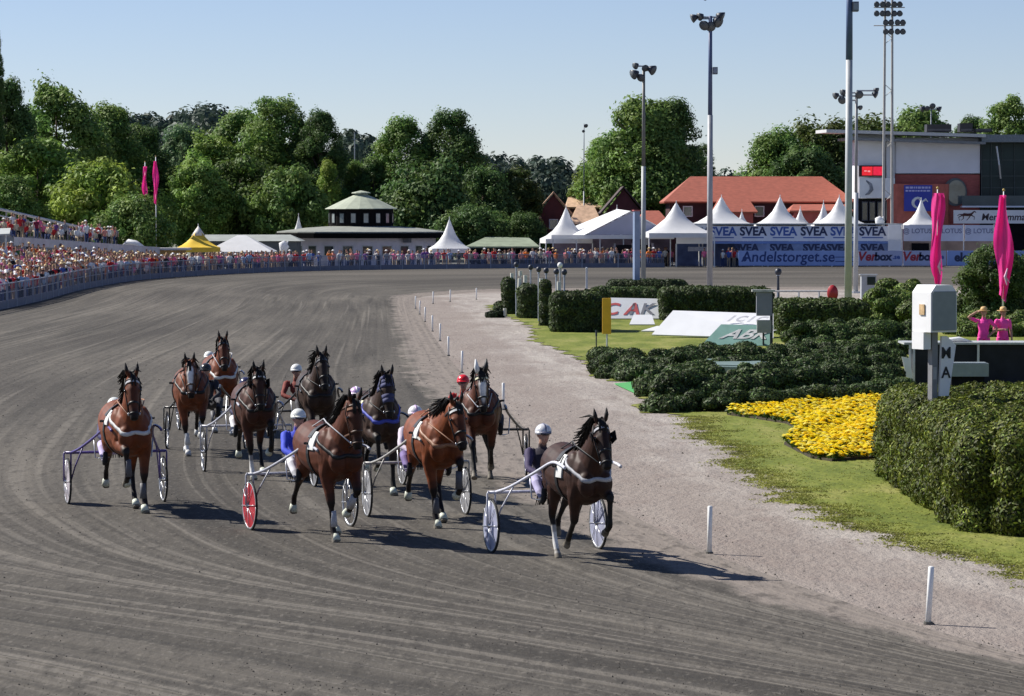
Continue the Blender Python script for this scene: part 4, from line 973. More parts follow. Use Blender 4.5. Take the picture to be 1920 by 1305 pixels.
    # artificial turf patch by the gravel
    mb = MB().prism([(p.x, p.y) for p in (G(1152, 722), G(1250, 712), G(1250, 738), G(1196, 742))], .03, .045); tag(mb.build('turf_mat', mat('bright_turf', (.07, .32, .09), .9, .15, 9)), 'bright green turf mat between two juniper mounds at the gravel edge', 'mat')
greens()

# ------------------------------------------------------------------ trees behind the course
def trees():
    D, Md, Lt, Yl, Bl = (.088, .142, .052), (.15, .225, .070), (.19, .275, .075), (.25, .325, .075), (.13, .195, .11)
    T = [
     (-8, 50, 14, 300, 'tall', 1, D, 'thin dark spire of a tree at the top left edge'),
     (12, 150, 58, 310, 'round', 1, D, 'dark weeping tree at the left edge'),
     (105, 158, 80, 330, 'fine', 1, Md, 'tall leafy tree with ragged top second from the left'),
     (208, 196, 62, 345, 'round', 1, Md, 'rounded green tree left of the distant pink flags'),
     (268, 236, 56, 352, 'round', 1, D, 'dark tree behind the two distant pink flags'),
     (70, 262, 95, 300, 'fine', 2, Lt, 'broad lighter green tree above the grandstand'),
     (190, 305, 92, 292, 'fine', 3, Yl, 'yellow green bushy tree above the middle of the grandstand'),
     (250, 372, 66, 285, 'round', 2, Md, 'low dark bush at the end of the grandstand'),
     (20, 330, 60, 288, 'fine', 2, Md, 'mid green tree just above the upper tier at the left edge'),
     (345, 238, 56, 372, 'fine', 2, Bl, 'bluish tree in the gap right of the pink flags'),
     (395, 252, 66, 350, 'fine', 1, Lt, 'light green tree left of the tallest middle clump'),
     (450, 206, 74, 355, 'tall', 2, Md, 'tall green tree on the left of the highest middle clump'),
     (518, 184, 68, 350, 'tall', 1, Md, 'highest tree of the middle clump'),
     (602, 208, 42, 345, 'tall', 2, D, 'dark pointed tree at the right end of the middle clump'),
     (575, 236, 44, 348, 'tall', 3, D, 'dark tree tucked beside the pointed one'),
     (372, 300, 62, 325, 'fine', 3, Lt, 'light green tree behind the yellow tent'),
     (450, 300, 92, 330, 'fine', 1, (.085, .125, .035), 'broad pale green tree behind the white marquee on the left'),
     (540, 322, 76, 325, 'fine', 2, Md, 'green tree behind the left eave of the pavilion'),
     (616, 300, 34, 335, 'poplar', 3, Yl, 'small bright green tree above the pavilion lantern on the left'),
     (668, 300, 32, 350, 'round', 3, Md, 'small rounded tree directly above the pavilion lantern'),
     (752, 218, 56, 350, 'tall', 2, Md, 'tall light and dark tree right of the pavilion'),
     (700, 300, 38, 348, 'fine', 2, D, 'dark tree beside the pavilion lantern on its right'),
     (845, 207, 56, 350, 'tall', 1, D, 'very dark tall tree right of the pavilion'),
     (800, 300, 90, 335, 'round', 3, D, 'dark undergrowth tree between pavilion and white tent'),
     (905, 310, 56, 342, 'fine', 3, D, 'dark tree behind the white pagoda tent'),
     (968, 316, 44, 350, 'fine', 1, (.07, .095, .03), 'olive tree left of the tan roofs'),
     (890, 388, 62, 320, 'fine', 1, D, 'low dark tree above the far fence crowd'),
     (985, 398, 40, 322, 'round', 3, D, 'dark low tree in front of the tan roofed house'),
     (1135, 262, 56, 372, 'fine', 2, Lt, 'lighter tree on the left flank of the big round tree'),
     (1205, 182, 82, 366, 'round', 1, Md, 'big round tree behind the short lamp mast, its left half'),
     (1258, 186, 62, 368, 'round', 2, D, 'big round tree behind the short lamp mast, its right half'),
     (1226, 262, 80, 364, 'round', 2, Md, 'lower part tree filling in under the big round tree'),
     (1322, 270, 24, 385, 'ragged', 3, D, 'small dark loose tree beside the tall lamp mast'),
     (1456, 246, 66, 380, 'round', 2, Md, 'rounded tree at the left of the clump behind the red roof'),
     (1545, 222, 88, 385, 'round', 3, (.085, .11, .03), 'yellow green tree top beside the thick mast'),
     (1515, 272, 74, 372, 'fine', 3, D, 'dense dark tree behind the middle of the red roof'),
     (1640, 224, 100, 392, 'round', 1, (.085, .11, .03), 'yellow green tree top behind the flat roofed building'),
     (1722, 204, 84, 396, 'fine', 2, Md, 'loose topped tree behind the roof units'),
     (1820, 220, 42, 400, 'fine', 2, D, 'small dark tree top behind the roof vents'),
     (1893, 186, 56, 396, 'fine', 1, Md, 'ragged tree top at the right edge above the glass facade'),
    ]
    for x, yt, hw, Y, k, v, c, lb in T: tree(x, yt, hw, Y, k, v, c, lb, group='trees behind the racecourse')
    # distant wooded hill: a far-off wood, haze blue mixed into its leaf colour
    cs = []; rr = random.Random(3)
    for x0, x1, y0, y1, Y in ((300, 420, 222, 216, 900), (640, 705, 262, 256, 900), (880, 1110, 306, 318, 950), (560, 900, 300, 330, 940), (1060, 1420, 330, 335, 960), (200, 320, 225, 232, 930)):
        n = int((x1 - x0) / 5)
        for i in range(n):
            t = rr.random(); x = x0 + (x1 - x0) * t; y = y0 + (y1 - y0) * t + rr.uniform(-4, 22); cs.append((W(x, y, Y + rr.uniform(-20, 40)), rr.uniform(2.0, 3.6)))
            for q in (40, 75): cs.append((W(x, y + q * rr.uniform(.5, 1), Y + rr.uniform(-40, 10)), rr.uniform(3, 6)))
    Cs, Ns, Cc, Sz = [], [], [], []
    global RNG; RNG = np.random.default_rng(44)
    for c, r in cs:
        d = sphere_dirs(70); Cs.append(np.array(c)[None] + d * r * RNG.uniform(.6, 1.1, 70)[:, None] * np.array([1, 1, 1.1])); Ns.append(d); t = rr.uniform(.7, 1.2)
        Cc.append(np.tile(np.array([[.055 * t, .085 * t, .062 * t]]), (70, 1))); Sz.append(RNG.uniform(.8, 1.5, 70))
    o = link('far_wood', cards(np.concatenate(Cs), np.concatenate(Ns), np.concatenate(Sz), np.concatenate(Cc), 'far_wood', M_leaf))
    tag(o, 'haze-tinted wooded hill far behind the racecourse trees', 'wood', kind='stuff')
    hill = MB(); pts = [(-260, 0), (-230, 25), (-150, 28), (-95, 30), (-50, 22), (0, 17), (60, 15), (110, 12), (180, 0)]
    for k, (x, z) in enumerate(pts): hill.v += [(x, 960, -1), (x, 1080, z), (x, 1300, -1)]
    for k in range(len(pts) - 1):
        for q in range(2): hill.f.append((k * 3 + q, k * 3 + 3 + q, k * 3 + 4 + q, k * 3 + 1 + q))
    hill.m = [0] * len(hill.f); hill.c = [(1, 1, 1, 1)] * len(hill.v)
    tag(hill.build('hill', mat('hill_green', (.045, .07, .05), .95, .3, .05)), kind='structure')
trees()
# ------------------------------------------------------------------ buildings and tents at the far end
M_canvas = mat('white_canvas', (.86, .86, .86), .6, .04, 1.5, trans=.3)
M_white = mat('white_paint', (.78, .78, .77), .5, .05, 3)
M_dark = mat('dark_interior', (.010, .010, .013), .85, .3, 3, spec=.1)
M_glass = mat('dark_glass', (.02, .03, .035), .08, .2, .6, spec=.8)
M_alu = mat('aluminium', (.50, .51, .53), .4, .08, 8, metal=.6)
def pagoda(x, ytop, yeave, hw, Y, label, base_z=0.0, col=None, leg=True, rot=.12):
    s = PXM(Y); c = W(x, yeave, Y); w = hw / s; he = c.z - base_z; hp = W(x, ytop, Y).z - base_z
    m = mat('canvas_' + col[0], col[1], .6, .06, 1.5, trans=.12) if col else M_canvas
    t = empty('pagoda_tent', (c.x, Y + w, base_z), rot, label, 'tent', 'pagoda tents at the far end')
    mb = MB(); prof = [(1.0, 0), (.78, .10), (.55, .26), (.34, .47), (.17, .73), (.06, .93), (.015, 1.0)]
    n = 16; vs = []
    for r, h in prof:
        for k in range(n):
            a = 2 * math.pi * k / n + math.pi / 4; q = 1 / max(abs(math.cos(a - 0)), abs(math.sin(a)));  q = 1 + (q - 1) * r ** .5
            vs.append((w * r * q * math.cos(a), w * r * q * math.sin(a), he + (hp - he) * h))
    fs = [(j * n + k, j * n + (k + 1) % n, (j + 1) * n + (k + 1) % n, (j + 1) * n + k) for j in range(len(prof) - 1) for k in range(n)]
    mb.add(vs, fs); rf = mb.build('roof', m, t, True)
    if col and len(col) > 2:
        MB().loft([(0, 0, he + (hp - he) * .55), (0, 0, he + (hp - he) * .75), (0, 0, hp + .02)], [w * .33, w * .19, .02], n=12).build('roof_tip', M_canvas, t, True)
    MB().tube([(0, 0, hp - .05), (0, 0, hp + .22)], .03, 6).build('finial', M_white, t)
    mb = MB(); v = .42
    for a in range(4):
        M = Matrix.Rotation(a * math.pi / 2, 4, 'Z'); mb.box(-w, -w - .01, he - v, w, -w + .02, he, M=M)
    mb.build('valance', m, t)
    if leg:
        for sx in (-1, 1):
            for sy in (-1, 1): MB().box(sx * w - .05, sy * w - .05, 0, sx * w + .05, sy * w + .05, he - v).build('leg', M_white, t)
    return t
def pbox(mb, x0, y0, x1, y1, Y, th, mi=0, zb=None):
    a = W(x0, y1, Y); b = W(x1, y0, Y); mb.box(a.x, Y, zb if zb is not None else a.z, b.x, Y + th, b.z, mi); return mb
def gable_house(x0, x1, yridge, yeave, Y, depth, wall, roof, label, ridge='x', hip=0.0, name='house', over=.4, windows=True):
    a = W(x0, yeave, Y); b = W(x1, yeave, Y); h = W(x0, yridge, Y + (depth / 2 if ridge == 'x' else 0)).z; he = a.z; w = b.x - a.x
    t = empty(name, (a.x, Y, 0), 0, label, 'house')
    MB().box(0, 0, 0, w, depth, he).build('wall', wall, t)
    if ridge == 'x':
        R = [(hip, depth / 2, h), (w - hip, depth / 2, h)]; E = [(-over, -over, he - .1), (w + over, -over, he - .1), (w + over, depth + over, he - .1), (-over, depth + over, he - .1)]
        vs = E + R; fs = [(0, 1, 5, 4), (2, 3, 4, 5), (3, 0, 4), (1, 2, 5)]
    else:
        R = [(w / 2, -over, h), (w / 2, depth + over, h)]; E = [(-over, -over, he - .1), (w + over, -over, he - .1), (w + over, depth + over, he - .1), (-over, depth + over, he - .1)]
        vs = E + R; fs = [(0, 4, 5, 3), (1, 2, 5, 4), (0, 1, 4), (3, 5, 2)]
    mb = MB(); mb.add(vs, fs[:2] if ridge == 'y' else fs); 
    me = mb.mesh('roof', [roof]); r = link('roof', me, t); so = r.modifiers.new('s', 'SOLIDIFY'); so.thickness = .18; so.offset = 1
    if ridge == 'y': MB().add([(0, 0, he), (w, 0, he), (w / 2, 0, h - .12), (0, .2, he), (w, .2, he), (w / 2, .2, h - .12)], [(0, 1, 2), (3, 5, 4), (0, 2, 5, 3), (1, 4, 5, 2), (0, 3, 4, 1)]).build('gable', wall, t)
    if windows:
        for k in range(max(1, int(w / 3.2))):
            x = (k + .5) * w / max(1, int(w / 3.2)); wd_ = MB().box(x - .5, -.05, he - 1.5, x + .5, 0, he - .4).build('window', M_white, t)
            MB().box(x - .4, -.08, he - 1.4, x + .4, -.052, he - .5).build('pane', M_glass, wd_)
    return t
def far_end():
    # ---- pavilion
    Y = 305; s = PXM(Y); c = W(670, 497, Y); cx = c.x
    t = empty('pavilion', (cx, Y + 8, 0), 0, 'round grey pavilion with dark lantern storey and pale green roofs', 'pavilion')
    def zz(y, dy=8): return W(670, y, Y + dy).z
    def ngon(r, n=12, ph=0): return [(r * math.cos(2 * math.pi * k / n + ph), r * math.sin(2 * math.pi * k / n + ph)) for k in range(n)]
    wm = mat('pavilion_plaster', (.62, .58, .63), .9, .08, 1); ze = W(670, 437, Y).z
    MB().prism(ngon(7.3, 24), 0, ze).build('wall', wm, t)
    n = 24; mb = MB()
    def cone(mb, rs, zs, n=24, ph=0):
        vs = [(r * math.cos(2 * math.pi * k / n + ph), r * math.sin(2 * math.pi * k / n + ph), z) for r, z in zip(rs, zs) for k in range(n)]
        fs = [(j * n + k, j * n + (k + 1) % n, (j + 1) * n + (k + 1) % n, (j + 1) * n + k) for j in range(len(rs) - 1) for k in range(n)]
        fs += [tuple(range(n)), tuple((len(rs) - 1) * n + k for k in range(n))]; return mb.add(vs, fs)
    rm = mat('aged_copper_roof', (.36, .39, .30), .7, .12, 1.2)
    cone(mb, (8.25, 8.25, 5.4, 3.1), (ze, ze + .12, zz(427), zz(424))); mb.build('roof', mat('grey_sheet_roof', (.25, .26, .23), .7, .12, 1.2), t)
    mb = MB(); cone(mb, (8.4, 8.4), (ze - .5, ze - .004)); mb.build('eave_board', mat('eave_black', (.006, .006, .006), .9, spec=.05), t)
    MB().prism(ngon(3.15, 16), zz(426), zz(392)).build('lantern', mat('lantern_timber', (.008, .007, .008), .9, spec=.08), t)
    for k in range(16):
        a = 2 * math.pi * (k + .5) / 16
        if math.sin(a) > .3: continue
        M = Matrix.Rotation(a, 4, 'Z'); z0, z1 = zz(419), zz(399)
        w_ = MB().box(3.08, -.30, z0, 3.16, .30, z1, M=M).build('window', mat('lantern_frame', (.02, .02, .025), .8, spec=.1), t)
        MB().box(3.165, -.22, z0 + .08, 3.18, .22, z1 - .08, M=M).build('pane', mat('pale_pane', (.22, .25, .26), .1, .35, 1.2, spec=.8), w_)
    mb = MB(); cone(mb, (3.55, 3.5, 1.9, .75, .62), (zz(392), zz(391), zz(376), zz(366), zz(364)), 16); mb.build('lantern_roof', rm, t)
    mb = MB(); cone(mb, (.62, .62, .95, .9, .03), (zz(365), zz(363), zz(362.5), zz(361), zz(357)), 12); mb.build('cap', rm, t)
    for k in range(24):
        a = 2 * math.pi * (k + .5) / 24
        if math.sin(a) > -.05: continue
        M = Matrix.Rotation(a, 4, 'Z'); w_ = MB().box(7.20, -.55, .9, 7.27, .55, 1.95, M=M).build('window', mat('window_white', (.5, .5, .5), .5), t)
        MB().box(7.275, -.45, 1.0, 7.29, .45, 1.86, M=M).build('pane', M_glass, w_)
    MB().box(4.3, -6.30, zz(454) , 5.1, -6.05, zz(443)).build('wall_vent', mat('vent_grey', (.12, .12, .13), .6), t)
    # ---- tents, left to right
    pagoda(368, 424, 464, 40, 280, 'yellow pagoda tent with white tip near the end of the grandstand', col=('yellow', (.90, .60, .06), 1))
    gable = MB(); tt = empty('marquee', (W(448, 470, 285).x, 285, 0), 0, 'low white marquee between the yellow tent and the pavilion', 'tent')
    w, he, hp = 3.0, W(448, 472, 285).z, W(448, 441, 288).z
    MB().add([(-w, 0, he), (w, 0, he), (w, 6, he), (-w, 6, he), (-.4, 3, hp), (.4, 3, hp)], [(0, 1, 5, 4), (2, 3, 4, 5), (3, 0, 4), (1, 2, 5)]).build('roof', M_canvas, tt)
    MB().box(-w, 0, he - .25, w, .03, he).build('valance', M_canvas, tt)
    for sx in (-1, 1):
        for sy in (0, 6): MB().box(sx * w - .05, sy - .05 if sy else .04, 0, sx * w + .05, sy + .05 if sy else .12, he - .25).build('leg', M_white, tt)
    t2 = empty('shed', (W(440, 470, 298).x, 298, 0), 0, 'long low grey roofed shelter behind the white marquee', 'shelter')
    za, zb = W(440, 452, 298).z, W(440, 440, 300).z
    MB().add([(-4.5, 0, za), (6.2, 0, za), (5.0, 3, zb), (-3.0, 3, zb), (6.2, 6, za), (-4.5, 6, za)], [(0, 1, 2, 3), (3, 2, 4, 5), (1, 4, 2), (0, 3, 5)]).build('roof', mat('grey_felt', (.30, .32, .30), .8, .1, 1), t2)
    MB().box(-4.1, .3, 0, 5.8, 5.7, za - .02).build('wall', mat('shelter_wall', (.14, .15, .14), .8, .2, 1), t2)
    pagoda(559, 404, 438, 13, 316, 'tiny white tent tip behind the left roof edge of the pavilion')
    pagoda(842, 411, 466, 36, 292, 'white pagoda tent standing right of the pavilion')
    pagoda(1062, 389, 448, 44, 305, 'white pagoda tent at the left end of the big marquee')
    # big marquee, gable towards the camera
    a, b = W(1098, 440, 300), W(1262, 440, 300); zr = W(1180, 396, 300).z; mw = b.x - a.x
    t3 = empty('marquee', (a.x, 300, 0), 0, 'large white marquee with a grey gable behind the square pole', 'tent')
    L = -3.2
    o3 = Vector((a.x, 300, 0)); bk = W(1157, 392, 316) - o3; bl = W(1036, 441, 316) - o3
    MB().slab([(-.15, -.15, a.z - .02), tuple(bl), tuple(bk), (mw / 2 + .1, -.15, zr + .02)], .06).build('roof', M_canvas, t3)
    MB().slab([(mw / 2 + .1, -.15, zr + .02), tuple(bk), tuple(W(1236, 441, 316) - o3), (mw + .15, -.15, a.z - .02)], .06).build('roof_side', M_canvas, t3)
    MB().add([(.1, 0, a.z), (mw, 0, a.z), (mw / 2 + .1, 0, zr - .12)], [(0, 1, 2)]).build('gable', mat('grey_gable', (.46, .46, .55), .7, .06, 1), t3)
    MB().box(-3.2, -.12, a.z - .40, mw + .1, -.02, a.z - .02).build('valance', M_canvas, t3)
    for k in range(6): MB().box(-3.1 + k * 2.2, .02, 0, -3.0 + k * 2.2, .12, a.z - .42).build('leg', M_alu, t3)
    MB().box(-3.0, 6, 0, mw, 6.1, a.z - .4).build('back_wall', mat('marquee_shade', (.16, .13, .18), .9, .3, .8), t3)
    pagoda(1157, 388, 402, 8, 318, 'small white tent peak poking over the big marquee roof')
    pagoda(1271, 380, 437, 62, 296, 'wide white pagoda tent at the left end of the long white pavilion')
    pagoda(1356, 369, 421, 52, 303, 'tall white pagoda behind the long fascia, right of the tall lamp mast')
    pagoda(1392, 396, 421, 14, 318, 'small white tent behind the right slope of the tall pagoda')
    pagoda(1466, 369, 421, 42, 303, 'tall white pagoda peak in the middle of the long fascia')
    pagoda(1502, 390, 421, 17, 320, 'small white tent peak just right of the middle pagoda')
    pagoda(1546, 379, 421, 20, 318, 'narrow white tent peak left of the thick mast')
    pagoda(1578, 369, 421, 44, 303, 'tall white pagoda peak directly behind the thick mast')
    pagoda(1731, 374, 421, 30, 308, 'white pagoda tent in front of the blue sign')
    # ---- long sponsor pavilion
    Yp = 300; t4 = empty('sponsor_pavilion', (0, 0, 0), 0, 'long white trackside pavilion with SVEA lettering along its fascia', 'pavilion')
    mb = MB(); pbox(mb, 1268, 421, 1335, 457, Yp, .3); fw = mb.build('fascia', mat('fascia_white', (.76, .76, .76), .5, .04, 1), t4)
    mb = MB(); pbox(mb, 1336, 424, 1668, 452, Yp, .3); fg = mb.build('fascia', mat('fascia_grey', (.76, .77, .82), .5, .05, 1), t4)
    mb = MB(); pbox(mb, 1264, 419, 1692, 421, Yp - .2, 6); mb.build('roof', mat('roof_edge_grey', (.40, .42, .42), .6), t4)
    mb = MB(); pbox(mb, 1336, 452.3, 1668, 457, Yp - .01, .3); mb.build('fascia_band', mat('band_blue', (.16, .26, .55), .5, .08, 1), t4)
    mb = MB(); pbox(mb, 1268, 455, 1690, 497, Yp + 5, .2, zb=0); mb.build('back_wall', mat('back_wall_blue', (.10, .14, .30), .7, .45, .7), t4)
    for x in (1268, 1335, 1440, 1560, 1668):
        mb = MB(); pbox(mb, x - 1.5, 457, x + 1.5, 497, Yp + .1, .15, zb=0); mb.build('post', M_alu, t4)
    mb = MB(); pbox(mb, 1290, 463, 1334, 471, Yp + .05, .1); mb.build('counter_panel', mat('counter_grey', (.30, .30, .34), .6), t4)
    ik = mat('ink_navy', (.03, .04, .10), .6, .1, 4); ig = mat('ink_grey', (.22, .22, .26), .6, .1, 4); ib = mat('ink_blue', (.06, .12, .38), .6, .1, 4)
    for x in (1279, 1310): text_mesh('lettering', 'SVEA', .95, ig, fw, face_cam(W(x, 434, Yp - .02)), bold=.02)
    mb = MB()
    for x in (1279, 1310): pbox(mb, x - 12, 441, x + 12, 443, Yp - .015, .012)
    mb.build('underline', ig, fw)
    for k, x in enumerate((1356, 1412, 1469, 1526, 1582, 1636)):
        text_mesh('lettering', 'SVEA', 1.12, ik if k % 2 else ib, fg, face_cam(W(x, 434.5, Yp - .02)), bold=.035)
        mb = MB(); pbox(mb, x - 20, 444.5, x + 20, 446.5, Yp - .016, .012); mb.build('underline', ib, fg)
    bwl = mb = MB(); pbox(mb, 1388, 457.5, 1668, 471, Yp + .06, .05); bp = mb.build('reflection_panel', mat('reflection_blue_grey', (.20, .26, .42), .5, .4, .6), t4)  # added panel painting the reflection of the fascia letters, nothing lit behind it
    for x, tx in ((1400, 'SVEA'), (1466, 'SVEA'), (1528, 'SVEA'), (1572, 'SVEA'), (1636, 'SVEA')):
        text_mesh('lettering', tx, 1.0, ik, bp, face_cam(W(x, 465, Yp + .04)), bold=.05)
    # white and grey hanging banners
    def banner(x0, y0, x1, y1, Y, m, label, txt=None, tm=None, size=.6, name='banner', ty=None, bold=0.0, cat='banner', th=.05):
        a = W(x0, y1, Y); b = W(x1, y0, Y); o = MB().box(0, 0, 0, b.x - a.x, th, b.z - a.z).build(name, m); o.location = (a.x, Y, a.z); tag(o, label, cat)
        if txt: text_mesh('lettering', txt, size, tm, o, face_cam(Vector(((b.x - a.x) / 2, -.01, (b.z - a.z) * (ty or .5)))), bold=bold)
        return o
    banner(1665, 421, 1690, 470, 299, M_canvas, 'plain white hanging banner at the right end of the long pavilion')
    gm = mat('banner_grey', (.66, .66, .74), .6, .06, 1); lm = mat('ink_lilac', (.20, .20, .30), .6)
    for k, (x0, x1, lb) in enumerate(((1694, 1746, 'grey LOTUS banner left of the left pink flag'), (1763, 1806, 'grey LOTUS banner just right of the left pink flag'), (1809, 1863, 'grey LOTUS banner farthest right'))):
        banner(x0, 422, x1, 452, 300, gm, lb, '@ LOTUS' if k != 1 else 'LOTUS', lm, .62, ty=.62, bold=.008)
    for x in (1692, 1748, 1807, 1864):
        mb = MB(); pbox(mb, x - 1, 420, x + 1, 497, 300.2, .1, zb=0); o = mb.build('banner_pole', M_alu)
        tag(o, {1692: 'thin metal pole at the left edge of the leftmost grey banner', 1748: 'thin metal pole behind the left pink flag', 1807: 'thin metal pole between the two right grey banners', 1864: 'thin metal pole at the right edge of the last grey banner'}[x], 'pole', 'banner poles')
    # kiosk under the grey banners
    t5 = empty('kiosk', (0, 0, 0), 0, 'tan and grey kiosk counter under the LOTUS banners', 'kiosk')
    mb = MB(); pbox(mb, 1694, 450, 1863, 498, 304, .2, zb=0); mb.build('back_wall', mat('kiosk_tan', (.34, .25, .20), .8, .3, .6), t5)
    mb = MB(); pbox(mb, 1710, 456, 1742, 475, 303.7, .2); mb.build('opening', M_dark, t5)
    # ---- trackside hoardings
    hb = mat('hoarding_blue', (.26, .37, .70), .45, .08, .8)
    o = banner(1385, 470, 1604, 498, 295, hb, 'long blue hoarding reading Andelstorget.se at the far track', None, name='hoarding', cat='hoarding', th=.15)
    text_mesh('lettering', 'Andelstorget.se', 1.35, mat('ink_deep_blue', (.02, .05, .20), .5), o, face_cam(Vector((4.55, -.01, .78))), bold=.02, shear=.1)
    mb = MB(); mb.box(8.9, -.012, .35, 10.6, -.002, .42); mb.box(8.9, -.012, .75, 10.6, -.002, .82); mb.sphere((.55, -.0, .62), (.2, .02, .25), n=10); mb.build('lettering', mat('ink_deep_blue', (.02, .05, .20), .5), o)
    for x0, x1, lb in ((1610, 1692, 'pale hoarding with red and blue Verbox.se lettering right of the thick mast'), (1694, 1774, 'pale hoarding with red and blue Verbox.se lettering behind the left pink flag')):
        o = banner(x0, 470, x1, 498, 295, mat('hoarding_pale', (.42, .46, .66), .45, .06, .8), lb, None, name='hoarding', cat='hoarding', th=.15)
        w = (x1 - x0) / PXM(295)
        text_mesh('lettering', 'Ver', 1.15, mat('ink_red', (.40, .03, .05), .5), o, face_cam(Vector((w * .18, -.01, .82))), bold=.04, shear=.2)
        text_mesh('lettering', 'box', 1.0, ik, o, face_cam(Vector((w * .55, -.01, .80))), bold=.05, shear=.1); text_mesh('lettering', '.se', .62, ib, o, face_cam(Vector((w * .86, -.01, .80))), bold=.02)
    banner(1776, 470, 1990, 498, 295, hb, 'blue hoarding reading elofs beside the bushy tree', None, name='hoarding', cat='hoarding', th=.15)
    o = bpy.data.objects[-1] if False else [q for q in COL.objects if q.get('label') == 'blue hoarding reading elofs beside the bushy tree'][0]
    text_mesh('lettering', 'elofs', 1.1, ik, o, face_cam(Vector((1.7, -.01, .75))), bold=.05); text_mesh('lettering', 'elofs', 1.1, ik, o, face_cam(Vector((5.6, -.01, .75))), bold=.05)
    # black gate
    t6 = empty('track_gate', (0, 0, 0), 0, 'black trackside gate behind the square blue pole', 'gate')
    mb = MB(); pbox(mb, 1154, 459, 1222, 498, 297, .2, zb=0); mb.build('gate_panel', M_dark, t6)
    for x in (1153, 1187, 1224): mb = MB(); pbox(mb, x - 2, 456, x + 2, 498, 296.8, .2, zb=0); mb.build('gate_post', mat('gate_grey', (.2, .2, .22), .6), t6)
    # ---- red roofed building
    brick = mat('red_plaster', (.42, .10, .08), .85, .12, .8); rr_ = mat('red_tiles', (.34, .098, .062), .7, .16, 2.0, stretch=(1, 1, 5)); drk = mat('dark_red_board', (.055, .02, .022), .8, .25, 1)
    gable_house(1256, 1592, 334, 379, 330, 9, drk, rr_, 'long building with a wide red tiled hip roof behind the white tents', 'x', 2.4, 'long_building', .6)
    gable_house(1345, 1412, 372, 398, 326, 5, brick, rr_, 'low red annex below the eaves of the red roof, left', 'x', .5, 'annex', windows=False)
    gable_house(1488, 1592, 386, 396, 325, 4, brick, rr_, 'low red annex below the eaves of the red roof, right', 'x', .2, 'annex', windows=False)
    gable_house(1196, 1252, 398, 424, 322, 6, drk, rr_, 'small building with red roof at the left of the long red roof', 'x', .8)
    mb = MB(); pbox(mb, 1363, 329, 1385, 337, 335, 1.5); tag(mb.build('roof_vent', mat('vent_black', (.04, .035, .035), .7)), 'small dark vent on the ridge of the red roof', 'vent')
    tan = mat('tan_tiles', (.56, .37, .24), .8, .2, 2); brn = mat('brown_tiles', (.07, .05, .05), .85, .2, 2); maroon = mat('maroon_board', (.09, .028, .032), .8, .2, 1); tanw = mat('tan_wall', (.30, .20, .15), .8, .2, 1)
    gable_house(1008, 1068, 362, 404, 352, 6, maroon, tan, 'steep tan roofed house farthest left among the houses', 'y')
    gable_house(1068, 1136, 371, 389, 368, 7, drk, tan, 'house with a flat tan roof in the middle of the houses', 'x', 0)
    gable_house(1076, 1122, 388, 420, 345, 6, tanw, tan, 'small tan house in front of the maroon ones', 'x', .5)
    gable_house(940, 1008, 392, 408, 350, 7, tanw, tan, 'tan roofed shed half hidden by the dark trees', 'x', 1)
    gable_house(1134, 1204, 352, 400, 350, 9, maroon, brn, 'dark red gabled house with a brown roof', 'y')
    gable_house(1088, 1160, 348, 372, 380, 8, drk, brn, 'house with a wide brown roof behind the dark red gable', 'x', 0)
    gable_house(1204, 1262, 336, 372, 372, 9, mat('grey_board', (.12, .12, .13), .8, .2, 1), brn, 'dark grey house between the lamp mast and the red roof', 'y')
    gable_house(1240, 1300, 326, 358, 392, 8, drk, mat('grey_tiles', (.13, .14, .13), .8, .2, 2), 'grey roofed house behind the left end of the red roof', 'x', 1)
    # low shelter right of the pagoda
    t7 = empty('shelter', (0, 0, 0), 0, 'long low shelter with pale roof edge between the tents', 'shelter'); 
    mb = MB(); a = W(872, 462, 310); b = W(1012, 462, 310); mb.add([(a.x, 310, a.z), (b.x, 310, b.z), (b.x - 1, 316, a.z + .8), (a.x + 2, 316, a.z + .9)], [(0, 1, 2, 3)]); r = mb.build('roof', mat('shelter_roof', (.22, .26, .18), .8, .2, 1), t7); so = r.modifiers.new('s', 'SOLIDIFY'); so.thickness = .15
    mb = MB(); pbox(mb, 874, 464, 1010, 497, 315, .2, zb=0); mb.build('back_wall', M_dark, t7)
    for x in (876, 922, 966, 1008): mb = MB(); pbox(mb, x - 1.2, 465, x + 1.2, 497, 310.5, .12, zb=0); mb.build('post', mat('timber_dark', (.10, .08, .06), .8), t7)
    # ---- main building at the right
    Y = 325; t8 = empty('clubhouse', (W(1700, 400, Y).x, Y, 0), 0, 'flat roofed clubhouse with grey panels over red brick at the right', 'building'); ox = t8.location.x
    def part(nm, x0, y0, x1, y1, m, d0=0.0, th=8.0, zb=None, par=None):
        a = W(x0, y1, Y); b = W(x1, y0, Y); return MB().box(a.x - ox, d0, zb if zb is not None else a.z, b.x - ox, d0 + th, b.z).build(nm, m, par or t8)
    panel = mat('grey_panel', (.74, .75, .82), .55, .05, .6); tow = mat('tower_panel', (.78, .80, .85), .55, .05, .6)
    part('tower_wall', 1609, 252, 1659, 372, tow, 0, 8)
    part('tower_pier', 1661, 252, 1677, 372, mat('pier_grey', (.60, .62, .66), .55, .05, .6), -.4, 8)
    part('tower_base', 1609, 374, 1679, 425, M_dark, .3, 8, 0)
    for x in (1622, 1636, 1651, 1666):
        w_ = part('window', x - 5.5, 378, x + 5.5, 414, mat('frame_dark', (.06, .07, .10), .5), .22, .06); part('pane', x - 4.5, 380, x + 4.5, 412, M_glass, .18, .03, None, w_)
    part('panel_wall', 1679, 258, 1838, 325, panel, .1, 8)
    part('brick_wall', 1679, 327, 1838, 425, mat('red_brick', (.34, .095, .085), .85, .15, 2.2, stretch=(1, 1, 3)), .25, 8, 0)
    bw = W(1700, 330, Y); pr = []
